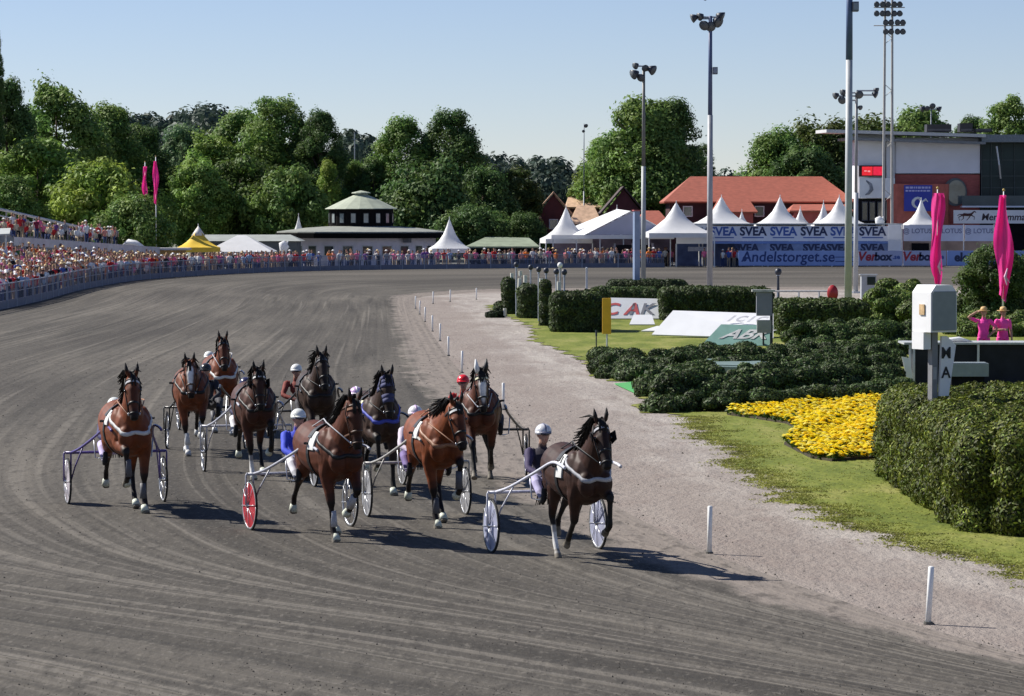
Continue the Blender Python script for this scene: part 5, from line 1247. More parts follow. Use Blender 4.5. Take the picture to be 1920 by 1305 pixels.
    for k in range(9):
        a = math.pi + math.pi * k / 8; pr.append((math.cos(a) * 3.2, .25 + math.sin(a) * 1.5))
    cx_ = W(1722, 400, Y).x - ox; MB().prism([(cx_ + p, q) for p, q in pr], 0, W(1722, 345, Y).z).build('brick_bay', mat('bay_brick', (.52, .15, .11), .85, .12, 2), t8)
    roof = mat('slab_edge', (.52, .53, .53), .6, .06, 1)
    a = W(1545, 246, Y); b = W(1842, 254, Y)
    MB().slab([(a.x - ox, -2.5, a.z - .2), (b.x - ox, -2.5, b.z - .25), (b.x - ox, 9, b.z), (a.x - ox, 9, a.z)], .32).build('roof', roof, t8)
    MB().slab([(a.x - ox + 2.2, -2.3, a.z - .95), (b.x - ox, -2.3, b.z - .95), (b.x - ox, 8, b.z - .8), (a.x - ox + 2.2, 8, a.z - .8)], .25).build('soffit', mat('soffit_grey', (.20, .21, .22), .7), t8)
    a = W(1835, 258, Y); b = W(2010, 262, Y)
    MB().box(a.x - ox, -2.2, a.z - .5, b.x - ox, 9, a.z + .25).build('roof_slab', mat('slab_dark', (.18, .21, .23), .6), t8)
    gf = part('glass_facade', 1839, 266, 2010, 392, mat('facade_glass', (.02, .036, .036), .35, .45, .25, spec=.25), 0, 8)
    for x in (1840, 1858, 1878, 1902, 1926): part('mullion', x - 1, 266, x + 1, 392, mat('mullion_grey', (.06, .08, .08), .6), -.14, .12)
    for y in (300, 330, 352, 372): part('transom', 1840, y - .8, 2010, y + .8, mat('mullion_grey', (.06, .08, .08), .6), -.09, .07)
    part('balcony_rail', 1800, 367, 2010, 386, mat('rail_glass', (.06, .08, .085), .3, .2, .5), -1.6, .08)
    part('balcony_floor', 1800, 386, 2010, 389, panel, -1.7, 1.6)
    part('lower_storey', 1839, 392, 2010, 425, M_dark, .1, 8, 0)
    MB().loft([(W(1791, 360, Y).x - ox, .05, W(1791, 360, Y).z), (W(1791, 360, Y).x - ox, .3, W(1791, 360, Y).z)], [1.42, 1.42], [1.2, 1.2], side=(1, 0, 0), n=28).build('round_window', mat('window_ring', (.10, .12, .13), .5), t8)
    wv = [q for q in t8.children if q.name.startswith('round_window')][0]
    MB().loft([(W(1793, 360, Y).x - ox, -.02, W(1791, 360, Y).z), (W(1793, 360, Y).x - ox, .03, W(1791, 360, Y).z)], [1.2, 1.2], [.95, .95], side=(1, 0, 0), n=28).build('pane', mat('grey_pane', (.12, .15, .15), .08, .5, .6, spec=.8), wv)
    MB().tube([(W(1863, 275, Y).x - ox, -2.0, W(1863, 275, Y).z), (W(1868, 310, Y).x - ox, -2.0, W(1868, 310, Y).z), (W(1872, 335, Y).x - ox, -1.5, W(1872, 335, Y).z)], .09, 8).build('brace', M_alu, t8)
    for x0, x1, y0, lb in ((1738, 1784, 233, 'wide black unit on the clubhouse roof'), (1800, 1824, 231, 'square black unit on the clubhouse roof'), (1828, 1860, 241, 'flat black unit at the right of the clubhouse roof')):
        a = W(x0, 247, Y + 3); b = W(x1, y0, Y + 3); o = MB().box(0, 0, 0, b.x - a.x, 2, b.z - a.z).build('roof_unit', mat('unit_black', (.02, .02, .025), .6)); o.location = (a.x, Y + 3, a.z); tag(o, lb, 'roof unit', 'units on the clubhouse roof')
        MB().box(.1, -.06, .1, b.x - a.x - .1, -.002, .3).build('grille', mat('grille', (.06, .06, .07), .5), o)
    Ys = Y - .5
    o = banner(1611, 310, 1658, 331, Ys, mat('display_case', (.03, .004, .006), .4), 'red glowing display board on the clubhouse tower', None, name='display_board', cat='display', th=.3)
    MB().box(.28, -.03, .12, 1.35, -.01, 1.0).build('display_panel', mat('led_red', (.75, .02, .03), .4, .2, 3, emit=.55), o); MB().box(1.42, -.03, .12, 2.45, -.01, 1.0).build('display_panel', mat('led_red2', (.72, .015, .05), .4, .2, 3, emit=.6), o)
    mb = MB(); mb.box(.5, -.045, .5, .75, -.032, .62); mb.box(.85, -.045, .45, 1.1, -.032, .6); mb.build('lit_digits', mat('led_pink', (.9, .35, .35), .4, .1, 3, emit=.5), o)
    o = banner(1611, 334, 1678, 371, Ys, mat('poster_white', (.80, .82, .83), .6, .12, .35), 'white poster with a grey curved figure below the red display', None, name='poster', cat='poster', th=.15)
    MB().tube([(.7, -.01, 1.75), (1.15, -.01, 1.35), (1.25, -.01, .85), (.95, -.01, .45), (.6, -.01, .3)], [.06, .16, .20, .14, .04], 8).build('figure', mat('figure_grey', (.25, .27, .30), .7, .3, 2), o)
    o = banner(1695, 347, 1748, 396, Y - 1.7, mat('sign_blue', (.03, .045, .38), .4, .08, 1), 'blue sign with white emblem on the red brick', None, name='wall_sign', cat='sign', th=.1)
    mb = MB(); rr2 = random.Random(2)
    for row, zz_ in enumerate((2.28, 1.98)):
        x = .15
        while x < 2.6:
            w = rr2.uniform(.12, .35); mb.box(x, -.02, zz_, min(x + w, 2.72), -.004, zz_ + (.16 if row else .2)); x += w + .07
    mb.build('sign_lines', mat('sign_lilac', (.45, .45, .72), .5), o)
    M0 = Vector((1.45, -.012, .85)); pts = [M0 + Vector((.55 * math.cos(a), 0, .5 * math.sin(a))) for a in [1.0 + k * .35 for k in range(13)]]
    mb = MB().tube(pts, [.06, .09, .12, .14, .15, .16, .16, .15, .13, .11, .09, .07, .04], 6); mb.tube([M0 + Vector((.05, 0, .35)), M0 + Vector((.35, 0, .1)), M0 + Vector((.75, 0, .35)), M0 + Vector((.95, 0, .1))], [.06, .12, .12, .04], 6); mb.build('emblem', M_white, o)
    o = banner(1788, 394, 2010, 419, Y - 3, mat('banner_white', (.74, .74, .76), .6, .05, .8), 'wide white banner with a running brown horse and stud farm lettering', None, cat='banner', th=.15)
    hm = mat('emblem_brown', (.08, .025, .02), .7); mb = MB(); e = Vector((1.35, -.01, .72))
    mb.tube([e + Vector(p) for p in ((-.55, 0, .12), (-.3, 0, .18), (.1, 0, .15), (.45, 0, .22))], [.06, .15, .13, .10], 8, side=(0, 1, 0))
    mb.tube([e + Vector(p) for p in ((.4, 0, .2), (.62, 0, .4), (.72, 0, .48), (.9, 0, .40))], [.10, .07, .06, .035], 8)
    for p, q, r_ in (((-.5, 0, .1), (-.85, 0, -.1), (-.75, 0, -.42)), ((-.4, 0, .1), (-.35, 0, -.2), (-.6, 0, -.42)), ((.35, 0, .1), (.15, 0, -.2), (-.05, 0, -.4)), ((.42, 0, .1), (.75, 0, -.05), (.7, 0, -.35)), ((-.55, 0, .18), (-.8, 0, .2), (-1.0, 0, .02))):
        mb.tube([e + Vector(p), e + Vector(q), e + Vector(r_)], [.06, .035, .022], 6)
    mb.build('horse_emblem', hm, o); text_mesh('lettering', 'Menhammar Stuteri', .95, mat('ink_dark_brown', (.06, .04, .05), .6), o, face_cam(Vector((6.6, -.01, .62))), bold=.02, shear=.15)
    # inflatable white figures and blob
    for x, y0, y1, Yx, lb in ((531, 452, 470, 290, 'white inflatable figure left of the pavilion'), (1648, 406, 422, 303, 'white rounded inflatable between the tents and the clubhouse tower')):
        a = W(x, y1, Yx); b = W(x, y0, Yx); h = b.z - a.z; t = empty('inflatable', (a.x, Yx, 0), 0, lb, 'inflatable')
        MB().loft([(0, 0, .0), (0, 0, a.z), (.1, 0, a.z + h * .4), (.0, 0, a.z + h * .75), (.15, 0, a.z + h)], [.25, .3, .45, .38, .1], n=12).build('body', M_canvas, t, True)
        MB().tube([(0, 0, a.z + h * .6), (.35, 0, a.z + h * .8), (.45, 0, a.z + h * 1.0)], [.12, .1, .05], 8).build('arm', M_canvas, t, True)
far_end()
# ------------------------------------------------------------------ masts, flags and other furniture of the infield
M_pole = mat('galvanised_pole', (.34, .37, .42), .45, .08, 3, metal=.3)
M_lamp = mat('lamp_black', (.03, .035, .05), .45, .2, 5)
UPC = {'grey': (.16, .16, .15), 'steel': (.07, .10, .20), 'pale': (.07, .11, .22), 'pale2': (.22, .23, .24)}
def mast(x, ybase, ytop, wpx, label, heads, Y=None, name='light_mast', zb=0.0, col=None, split=None, top_w=.55, leany=0.0, boxes=()):
    Y = Y or G(x, ybase).y; s = PXM(Y); p = W(x, ytop, Y); H = p.z - zb; r = wpx / s / 2; t = empty(name, (p.x, Y, zb), 0, label, 'light mast', 'light masts of the racecourse')
    m = mat('mast_' + (col[0] if col else 'grey'), col[1] if col else (.36, .38, .42), .5, .08, 3); sp = split or .5
    MB().tube([(0, 0, 0), (0, 0, H * sp)], [r, r * .9], 12).build('pole', m, t, True)
    MB().tube([(0, 0, H * sp - .01), (leany, 0, H)], [r * .88 * (top_w + .25), r * top_w], 12).build('upper_pole', mat('mast_upper_' + (col[0] if col else 'g'), UPC.get(col[0] if col else '', (.15, .18, .23)), .5, .1, 3), t, True)
    MB().tube([(0, 0, 0), (0, 0, .12)], r * 2.0, 12).build('base_plate', M_alu, t)
    for k, (dx, dz, rr, aim) in enumerate(heads):   # pixels from the top of the mast
        X, Z = dx / s, H - dz / s
        if abs(dx) > 2:
            MB().tube([(0, 0, Z), (X, 0, Z)], .05, 6, side=(0, 1, 0)).build('arm', M_pole, t)
        h = MB(); q = rr / s; d = Vector((math.sin(aim), -math.cos(aim), -.45)).normalized(); c0 = Vector((X, -.05, Z + q * .2))
        h.loft([c0 - d * q * .8, c0 - d * q * .3, c0 + d * q * .55], [q * .25, q * .6, q], n=12, side=(1, 0, 0)); hd = h.build('floodlight', M_lamp, t, True)
        MB().loft([c0 + d * q * .56, c0 + d * q * .60], [q * .9, q * .9], n=12, side=(1, 0, 0)).build('lens', mat('lamp_lens', (.10, .11, .12), .4, .1, 5, spec=.3), hd, True)
    for dx, dz, w, h_ in boxes:
        X, Z = dx / s, H - dz / s; b = MB().box(X - w / s / 2, -.3, Z - h_ / s / 2, X + w / s / 2, .3, Z + h_ / s / 2).build('speaker_box', mat('speaker_grey', (.12, .14, .18), .6), t)
        MB().box(X - w / s * .36, -.33, Z - h_ / s * .36, X + w / s * .36, -.302, Z + h_ / s * .36).build('speaker_mesh', mat('speaker_mesh', (.22, .26, .34), .6, .2, 30), b)
    return t
mast(1207, 536, 128, 9, 'short grey light mast with a cluster of four lamps, left of the tall one', [(-16, 12, 10, -1.0), (-4, 18, 8, -.4), (14, 4, 10, 1.0), (-14, -4, 7, -.8), (2, 0, 7, .2)], col=('grey', (.36, .38, .38)), split=.55, top_w=.6)
mast(1332, 545, 30, 11, 'tall light mast with a black lamp cluster in the middle of the sky', [(-30, 5, 9, -1.4), (-10, 18, 10, -.5), (12, 12, 11, .8), (18, 2, 10, 1.3), (-18, 2, 8, -.9), (0, 20, 10, 0), (-9, -34, 6, -.9)], col=('steel', (.34, .35, .37)), split=.64, top_w=.62, boxes=[(9, 102, 9, 13)])
mast(1593, 574, -60, 14, 'thick grey mast that leaves the picture at the top with a speaker box', [(-10, 20, 8, -.7), (10, 20, 8, .7), (0, 10, 8, 0)], col=('pale', (.40, .42, .44)), split=.73, top_w=.8, boxes=[(11, 72, 11, 18)])
mast(1606, 550, 172, 9, 'medium mast half hidden beside the thick one, its lamps on long arms', [(-38, 8, 7, -1.1), (-26, 16, 8, -.5), (-24, 2, 7, -.9), (34, 6, 7, 1.2), (36, -2, 6, 1.0), (4, 6, 8, .2), (6, 30, 5, .6)], col=('pale2', (.42, .44, .46)), split=.5)
for k, dx in enumerate((-6, 7)):
    pass
def twin_mast():
    Y = 318; s = PXM(Y); a = W(1660, -40, Y); b = W(1673, -40, Y); t = empty('floodlight_tower', ((a.x + b.x) / 2, Y, 0), 0, 'twin legged floodlight tower in front of the clubhouse, two rows of round lamps', 'floodlight tower'); hx = (b.x - a.x) / 2
    m = mat('tower_cream', (.46, .44, .40), .5, .1, 3)
    for sx in (-1, 1): MB().tube([(sx * hx * 1.3, 0, 0), (sx * hx, 0, a.z)], [.16, .11], 8).build('leg', m, t)
    mb = MB(); z = 1
    while z < a.z - 4: mb.tube([(-hx, 0, z), (hx, 0, z + .6)], .035, 5, side=(0, 1, 0)); mb.tube([(hx, 0, z + .6), (-hx, 0, z + 1.2)], .035, 5); z += 5.2
    mb.build('lattice', m, t)
    for yrow, xs in ((14, (1641, 1652, 1662, 1674, 1684)), (48, (1658, 1668, 1680, 1690))):
        z = W(0, yrow, Y).z; mb = MB(); mb.tube([((1636 - 960) / s - t.location.x, 0, z), ((1694 - 960) / s - t.location.x, 0, z)], .05, 6, side=(0, 1, 0)); mb.build('lamp_arm', m, t)
        for x in xs:
            for dy in (-7, 10):
                X = (x - 960) / s - t.location.x; c = Vector((X, -.1, z - dy / s)); h = MB().loft([c + Vector((0, .25, .1)), c, c + Vector((0, -.25, -.12))], [.12, .26, .30], n=10, side=(1, 0, 0)).build('floodlight', M_lamp, t, True)
                MB().loft([c + Vector((0, -.26, -.125)), c + Vector((0, -.29, -.135))], [.26, .26], n=10, side=(1, 0, 0)).build('lens', mat('lamp_lens', (.10, .11, .12), .4, .1, 5, spec=.3), h)
twin_mast()
mast(1746, 420, 203, 4, 'distant lamp head above the clubhouse roof', [(-16, 2, 6, -1.2), (14, 2, 6, 1.2), (2, -4, 6, 0), (-8, 0, 5, 0)], Y=350)
mast(1095, 440, 232, 3, 'thin distant mast with small lamp left of the big round tree', [(3, 4, 4, .5), (-1, 14, 3, 0)], Y=360, name='thin_mast')
t = empty('antenna', (W(665, 250, 360).x, 360, 0), 0, 'thin antenna rising above the trees behind the pavilion', 'antenna')
MB().tube([(0, 0, 0), (0, 0, W(665, 250, 360).z)], .06, 6).build('rod', M_pole, t); MB().box(-.3, -.03, W(665, 262, 360).z, .3, .03, W(665, 261, 360).z).build('crossbar', M_pole, t)
def sq_pole():
    p = G(1193, 548); z = W(1193, 396, p.y).z; t = empty('square_pole', (p.x, p.y, 0), .3, 'square blue grey pole standing left of the short light mast', 'pole')
    MB().box(-.17, -.17, 0, .17, .17, z).build('shaft', mat('blue_grey_steel', (.20, .26, .38), .5, .08, 3), t); MB().box(-.22, -.22, z + .003, .22, .22, z + .08).build('cap', mat('cap_red', (.35, .10, .10), .6), t)
sq_pole()
# white box on its pole
def white_box():
    Y = 52; a = W(1716, 622, Y); b = W(1788, 548, Y); t = empty('judge_box', ((a.x + b.x) / 2, Y, 0), rad(28), 'white box with front greyed for shade on a tall post rising from the thuja hedge', 'box')
    w = .255; z0, z1 = a.z, b.z; zr = W(0, 534, Y).z
    MB().prism([(-w, z0), (w, z0), (w, z1), (w * .62, zr), (-w * .62, zr), (-w, z1)], -.26, .26, M=Matrix(((1, 0, 0, 0), (0, 0, 1, 0), (0, 1, 0, 0), (0, 0, 0, 1)))).build('housing', mat('box_white', (.74, .74, .74), .4, .04, 4), t)
    MB().box(-w * .88, -.285, z0 + .03, w * .88, -.262, z1 + .02).build('front_panel', mat('panel_shade_grey', (.22, .25, .25), .6, .05, 8), t)  # the front face's shade is put into this grey
    MB().box(-w - .02, -.10, z0 + .28, -w - .003, .04, z0 + .45).build('side_badge', mat('badge_tan', (.55, .38, .20), .6, .3, 12), t)
    MB().box(-w - .03, -.10, z0 - .28, -w * .55, .22, z0 - .003).build('mounting_skirt', mat('box_white', (.74, .74, .74), .4, .04, 4), t)
    MB().box(-.11, -.10, .0, .0, .02, z0 - .004).build('post', mat('post_grey', (.20, .20, .21), .6, .1, 8), t)
    zt, zb_ = W(0, 630, Y).z, W(0, 742, Y).z
    mb = MB().add([(.02, -.13, zb_), (.20, -.13, zb_), (.34, -.13, zt - .15), (.16, -.13, zt), (.06, -.13, zt), (.02, -.08, zb_), (.20, -.08, zb_), (.34, -.08, zt - .15), (.16, -.08, zt), (.06, -.08, zt)],
                  [(0, 1, 2, 3, 4), (9, 8, 7, 6, 5), (0, 5, 6, 1), (1, 6, 7, 2), (2, 7, 8, 3), (3, 8, 9, 4), (4, 9, 5, 0)]); pn = mb.build('pennant', mat('pennant_white', (.76, .76, .76), .6, .04, 5), t)
    for tx, z_ in (('M', zt - .28), ('A', zt - .60)): text_mesh('lettering', tx, .26, mat('ink_black', (.015, .015, .018), .6), pn, face_cam(Vector((.14, -.137, z_))), bold=.004)
    MB().box(-.10, -.11, zt - .7, -.03, -.102, zt - .5).build('post_label', mat('label_grey', (.35, .35, .36), .6), t)
white_box()
# black counter, grey box and the women in pink behind it
def counter():
    Y = 86; a = W(1698, 716, Y); b = W(1960, 642, Y); t = empty('counter', (a.x, Y, 0), 0, 'long black draped counter with pale edge in front of the women in pink', 'counter'); w = b.x - a.x; h = b.z
    MB().box(.25, .05, 0, w, 1.2, h - .06).build('front_panel', mat('black_drape', (.012, .013, .018), .8, .3, 3), t)
    MB().box(-.05, -.05, h - .055, w, 1.3, h).build('table_top', mat('pale_edge', (.40, .42, .42), .5), t)
    for x in (.12, .22, 1.95): MB().box(x - .03, -.02, 0, x + .03, .04, h - .06).build('leg', M_alu, t)
    MB().slab([(.0, -.1, .25), (.18, -.1, .2), (.1, -.1, .75), (-.12, -.1, .8)], .03).build('side_leaf', M_white, t)
    o = MB().box(0, 0, 0, 1.05, .5, .34).build('grey_crate', mat('crate_grey', (.22, .26, .28), .6, .08, 6)); o.location = (W(1782, 0, 83).x, 83, .27 + (4.5 - .27 - (703 - 410) * 83 / 6000 - .0) * 0 ); tag(o, 'grey crate in front of the black counter', 'crate')
    z = W(0, 706, 83).z; o.location.z = max(.02, z); MB().box(.05, .05, .342, 1.0, .45, .36).build('lid', mat('crate_lid', (.27, .31, .33), .6), o)
    if z > .05:
        MB().box(.1, .1, -z + .02, .95, .4, -.003).build('stand', M_dark, o)
    c = MB(); o = empty('cloth_pile', (W(1795, 0, 86.4).x, 86.4, h), 0, 'white folded cloth lying on the counter by the white box', 'cloth'); c.loft([(-.4, 0, .01), (-.2, 0, .06), (.1, 0, .08), (.45, 0, .01)], [.01, .05, .06, .01], [.15, .22, .2, .08], side=(0, 1, 0), n=10); c.build('cloth', M_canvas, o, True); MB().box(-.2, -.15, .003, .3, .15, .012).build('under_fold', M_canvas, o)
    standing_person((W(1848, 0, 88.6).x, 88.6, W(0, 574, 88.6).z - 1.78), rad(-95), (.95, .07, .40), (.80, .06, .32), 'woman in pink shirt and straw hat raising one arm to her face', 'women in pink behind the counter', (.62, .40, .18), ('hat', 'hip'), 1.72)
    standing_person((W(1884, 0, 88.9).x, 88.9, W(0, 574, 88.9).z - 1.78), rad(-80), (.95, .09, .42), (.80, .06, .32), 'woman in pink shirt and straw hat with folded arms beside the pink flag', 'women in pink behind the counter', (.62, .40, .18), ('fold', 'hang'), 1.72)
    hz_ = W(0, 574, 88.6).z - 1.78
    if hz_ > .02:
        o = MB().box(0, 0, 0, 3.2, 2.2, hz_ - .004).build('podium', mat('podium_grey', (.2, .2, .2), .8)); o.location = (W(1836, 0, 88).x - .2, 87.6, 0); tag(o, 'low grey podium under the women in pink', 'podium')
counter()
def flag(x, yt, yb, w, Y, label, seed, zb=0.0):
    p = W(x, yt - 8, Y); t = empty('feather_flag', (p.x, Y, zb), 0, label, 'flag', 'pink flags'); s = PXM(Y); zt, zl = W(0, yt, Y).z - zb, W(0, yb, Y).z - zb; H = p.z - zb
    MB().tube([(0, 0, 0), (0, 0, H)], [.04 * max(1, Y / 200), .025 * max(1, Y / 200)], 8).build('flagpole', M_white, t, True); MB().sphere((0, 0, H + .04), .06, n=8, m=6).build('pole_knob', mat('knob_gold', (.5, .35, .1), .4), t, True)
    rr = random.Random(seed); n, m = 34, 8; vs = []
    for i in range(n + 1):
        q = i / n; ww = w / s * (.45 + .50 * math.sin(math.pi * min(1, q * 1.02 + .04)) ** .6) * (1 + .30 * math.sin(q * 8 + seed)); sh = .09 * math.sin(q * 6 + seed) * w / s
        for k in range(m + 1):
            u = k / m; vs.append((-ww * .55 + ww * u + sh, .10 * w / s * 2.5 * math.sin(u * 9 + q * 5 + seed) - .12, zt + (zl - zt) * q - .25 * u * q * w / s * 2))
    fs = [(i * (m + 1) + k, i * (m + 1) + k + 1, (i + 1) * (m + 1) + k + 1, (i + 1) * (m + 1) + k) for i in range(n) for k in range(m)]
    mb = MB().add(vs, fs); f_ = mb.build('flag_cloth', mat('flag_pink', (.90, .045, .33), .6, .12, 1.2, trans=.3), t, True)
    if w > 20:
        mk = MB(); zc = zl + (zt - zl) * .18
        mk.tube([(.1, -.36, zc - .35), (.02, -.38, zc), (.12, -.36, zc + .35)], [.02, .06, .02], 6); mk.tube([(.02, -.38, zc), (.22, -.36, zc - .25)], [.04, .015], 6); mk.build('flag_mark', mat('mark_pale', (.75, .45, .62), .6), f_)
flag(1758, 362, 530, 25, 140, 'tall pink flag hanging above the white box', 1); flag(1882, 366, 552, 31, 132, 'tall pink flag at the right with the women in pink below it', 4)
flag(272, 312, 374, 9, 285, 'small distant pink flag on the left of the pair before the dark trees', 2, 0); flag(292, 302, 380, 10, 283, 'brighter distant pink flag on the right of the pair before the dark trees', 5, 0)
# boards lying tilted on the lawn
def board(q, dep, m, label, th=.06, txt=None):
    P = [W(x, y, d) for (x, y), d in zip(q, dep)]; o0 = P[0].copy(); t = empty('lawn_board', o0, 0, label, 'advertising board', 'advertising boards on the lawn'); R = [p - o0 for p in P]
    MB().slab(R, -th).build('panel', m, t)
    mid = (R[1] + R[2]) / 2
    for k in (.12, .88):
        a = R[3].lerp(R[2], k); MB().tube([a + Vector((0, .05, -.02)), Vector((a.x, a.y + .35, -o0.z + .01))], .025, 6).build('prop', M_alu, t)
    if txt:
        e1 = (R[1] - R[0]).normalized(); e2 = (R[3] - R[0]); e2 = e2; n_ = e1.cross(e2).normalized()
        for (word, u, v, size, col) in txt:
            p = R[0] + (R[1] - R[0]) * u + (R[3] - R[0]) * v + n_ * .012
            M = Matrix(((e1.x, e2.normalized().x, n_.x, p.x), (e1.y, e2.normalized().y, n_.y, p.y), (e1.z, e2.normalized().z, n_.z, p.z), (0, 0, 0, 1)))
            text_mesh('lettering', word, size, mat('ink_' + col, STRAPS.get(col) or {'scarlet': (.6, .12, .12), 'midgrey': (.25, .25, .28), 'palegrey': (.50, .50, .54)}[col], .6), t, M, bold=.02, shear=.25)
    return t
WB = mat('board_white', (.82, .82, .82), .45, .03, 2)
def dd(y): return 27000 / (y - 410) - .05
board([(1145, 597), (1236, 597), (1236, 560), (1145, 558)], [dd(600), dd(600), dd(600) + .9, dd(600) + .9], WB, 'white board with red and grey slanted letters beside the yellow post', txt=[('C A', .20, .42, 1.0, 'scarlet'), ('I K', .62, .42, .95, 'midgrey')])
board([(1180, 608), (1228, 608), (1222, 590), (1188, 590)], [dd(611), dd(611), dd(611) + .6, dd(611) + .6], WB, 'small blank white board under the lettered one')
board([(1222, 627), (1450, 634), (1450, 588), (1262, 582)], [dd(634), dd(636), dd(634) + 1.0, dd(634) + 1.0], WB, 'largest white board lying across the lawn before the hedge', txt=[('I C I C', .66, .72, .5, 'palegrey')])
board([(1202, 620), (1248, 620), (1262, 612), (1232, 611)], [dd(626) , dd(626), dd(626) + .4, dd(626) + .4], WB, 'narrow white board edge at the left of the largest board')
board([(1316, 646), (1446, 648), (1450, 610), (1352, 608)], [dd(650), dd(650), dd(650) + .9, dd(650) + .9], mat('board_green', (.22, .38, .32), .5, .08, 3), 'pale green board reading ABK in white letters', txt=[('ABK', .50, .50, .85, 'white')])
def infield_bits():
    # yellow post
    p = G(1138, 656); z0, z1 = W(0, 626, p.y).z, W(0, 559, p.y).z; t = empty('yellow_post', p, 0, 'yellow square marker post left of the board with red letters', 'post')
    MB().box(-.16, -.09, z0, .14, .09, z1).build('panel', mat('marker_yellow', (.75, .42, .02), .5, .08, 5), t); MB().tube([(.0, 0, 0), (0, 0, z0)], .03, 6).build('stake', M_alu, t)
    p = G(1118, 652); t = empty('thin_stake', p, 0, 'thin dark stake in the lawn left of the yellow post', 'stake'); MB().tube([(0, 0, 0), (0, 0, .62)], .022, 6).build('rod', M_lamp, t); MB().tube([(0, 0, .4), (0, 0, .62)], .035, 6).build('sleeve', M_lamp, t)
    # grey sign box on dark posts
    p = G(1435, 650); s = PXM(p.y); t = empty('control_box', p, 0, 'grey control cabinet on dark posts in front of the big white board', 'cabinet'); H = lambda y: W(0, y, p.y).z
    MB().box(-.32, -.12, H(592), .22, .12, H(548)).build('cabinet', mat('cabinet_grey', (.20, .21, .25), .5, .08, 4), t); MB().box(-.30, -.1, H(624), .2, .1, H(600)).build('lower_cabinet', mat('cabinet_pale', (.30, .31, .31), .5, .08, 4), t)
    MB().box(-.48, -.2, H(547), .32, .2, H(543)).build('cap', mat('cap_grey', (.42, .42, .40), .5), t); MB().box(.16, -.05, 0, .26, .05, H(548)).build('post', M_lamp, t); MB().box(-.1, -.04, 0, -.04, .04, H(624)).build('post', M_lamp, t)
    # bollard lamp, rail, red disc, speaker cabinet
    p = G(1459, 560); t = empty('bollard_lamp', p, 0, 'small dark headed lamp bollard by the far track', 'lamp'); h = W(0, 506, p.y).z
    MB().tube([(0, 0, 0), (0, 0, h * .86)], [.09, .06], 8).build('post', M_lamp, t); MB().sphere((0, 0, h * .93), (.2, .2, .22), n=10).build('lamp_head', M_lamp, t, True); MB().tube([(0, 0, h * .80), (0, 0, h * .87)], .12, 8).build('collar', M_pole, t)
    p = G(1508, 567); t = empty('pipe_rail', p, 0, 'double grey pipe rail left of the thick mast', 'rail'); s = PXM(p.y)
    for y in (546, 560): z = W(0, y, p.y).z; MB().tube([(-55 / s, 0, z), (62 / s, 0, z)], .05, 6, side=(0, 1, 0)).build('pipe', mat('pipe_pale', (.45, .45, .44), .5), t)
    for x in (-50, -10, 28, 60): MB().tube([(x / s, .06, 0), (x / s, .06, W(0, 546, p.y).z)], .04, 6).build('post', M_pole, t)
    p = G(1561, 580); t = empty('red_marker', p, 0, 'red oval marker disc beside the thick mast', 'marker'); z = W(0, 550, p.y).z
    MB().loft([(0, -.06, z), (0, .06, z)], [.42, .42], [.27, .27], side=(1, 0, 0), n=20).build('disc', mat('marker_red', (.42, .03, .04), .4, .2, 3), t, True); MB().tube([(0, 0, 0), (0, 0, z - .3)], .05, 6).build('post', M_lamp, t); MB().box(-.4, -.3, 0, .4, .3, z - .55).build('foot_box', M_lamp, t)
    p = G(1628, 560); t = empty('speaker_cabinet', p, 0, 'pale grey cabinet with dark window on the infield beside the thick mast', 'cabinet'); H = lambda y: W(0, y, p.y).z
    MB().box(-.42, -.3, 0, .42, .3, H(516)).build('cabinet', mat('cabinet_light', (.36, .38, .40), .5, .08, 4), t); MB().box(-.1, -.33, H(534), .36, -.302, H(519)).build('window', M_glass, t); MB().box(-.5, -.36, H(516) + .003, .5, .36, H(514)).build('lid', M_alu, t)
    p = G(1033, 560)
    # cluster of small white sticks and black lamps over the left hedges
    sticks = [(960, 512, 525, 585), (973, 522, 562, 592), (976, 508, 517, 585), (985, 516, 530, 590), (1015, 522, 537, 600), (1048, 528, 545, 615), (947, 578, 592, 592)]
    for k, (x, y0, y1, yb) in enumerate(sticks):
        q = G(x, yb + 4); z0, z1 = W(0, y1, q.y).z, W(0, y0, q.y).z; t = empty('marker_stick', q, 0, ['pale marker stick farthest left over the yew', 'tall pinkish white marker leaning by the leftmost yew', 'short white marker stick tip above the leftmost yew', 'white marker stick just right of the leaning one', 'cream marker stick above the narrow yew column', 'white marker stick above the dark square hedge', 'tiny white peg at the foot of the leftmost yew'][k], 'marker', 'white marker sticks among the clipped hedges')
        MB().tube([(0, 0, z0), (.04 if k == 1 else 0, 0, z1)], .085, 8).build('marker_head', mat('marker_cream', (.66, .66, .56), .6, .05, 5), t); MB().tube([(0, 0, 0), (0, 0, z0)], .03, 6).build('stick', M_alu, t)
    lamps = [(968, 497, 588), (995, 502, 592), (1010, 506, 598), (1024, 508, 604), (1043, 510, 612), (1058, 511, 616), (1050, 498, 596)]
    for k, (x, y0, yb) in enumerate(lamps):
        q = G(x, yb + 5); z1 = W(0, y0, q.y).z; t = empty('garden_lamp', q, 0, ['small lamp on a thin pole farthest left above the yews', 'small black globe lamp second from the left above the yews', 'small grey globe lamp in the middle of the row over the yews', 'small black globe lamp right of the middle of the row', 'small dim globe lamp second from the right of the row', 'small black globe lamp farthest right of the row over the hedge', 'pale lamp with a white top among the black globe lamps'][k], 'lamp', 'garden lamps over the clipped hedges')
        MB().tube([(0, 0, 0), (0, 0, z1)], .035, 6).build('pole', M_pole, t); MB().sphere((0, 0, z1 + .02), (.12, .12, .13), n=10, m=6).build('globe', M_white if k == 6 else M_lamp, t, True); MB().tube([(0, 0, z1 - .16), (0, 0, z1 - .1)], .06, 6).build('collar', M_pole, t)
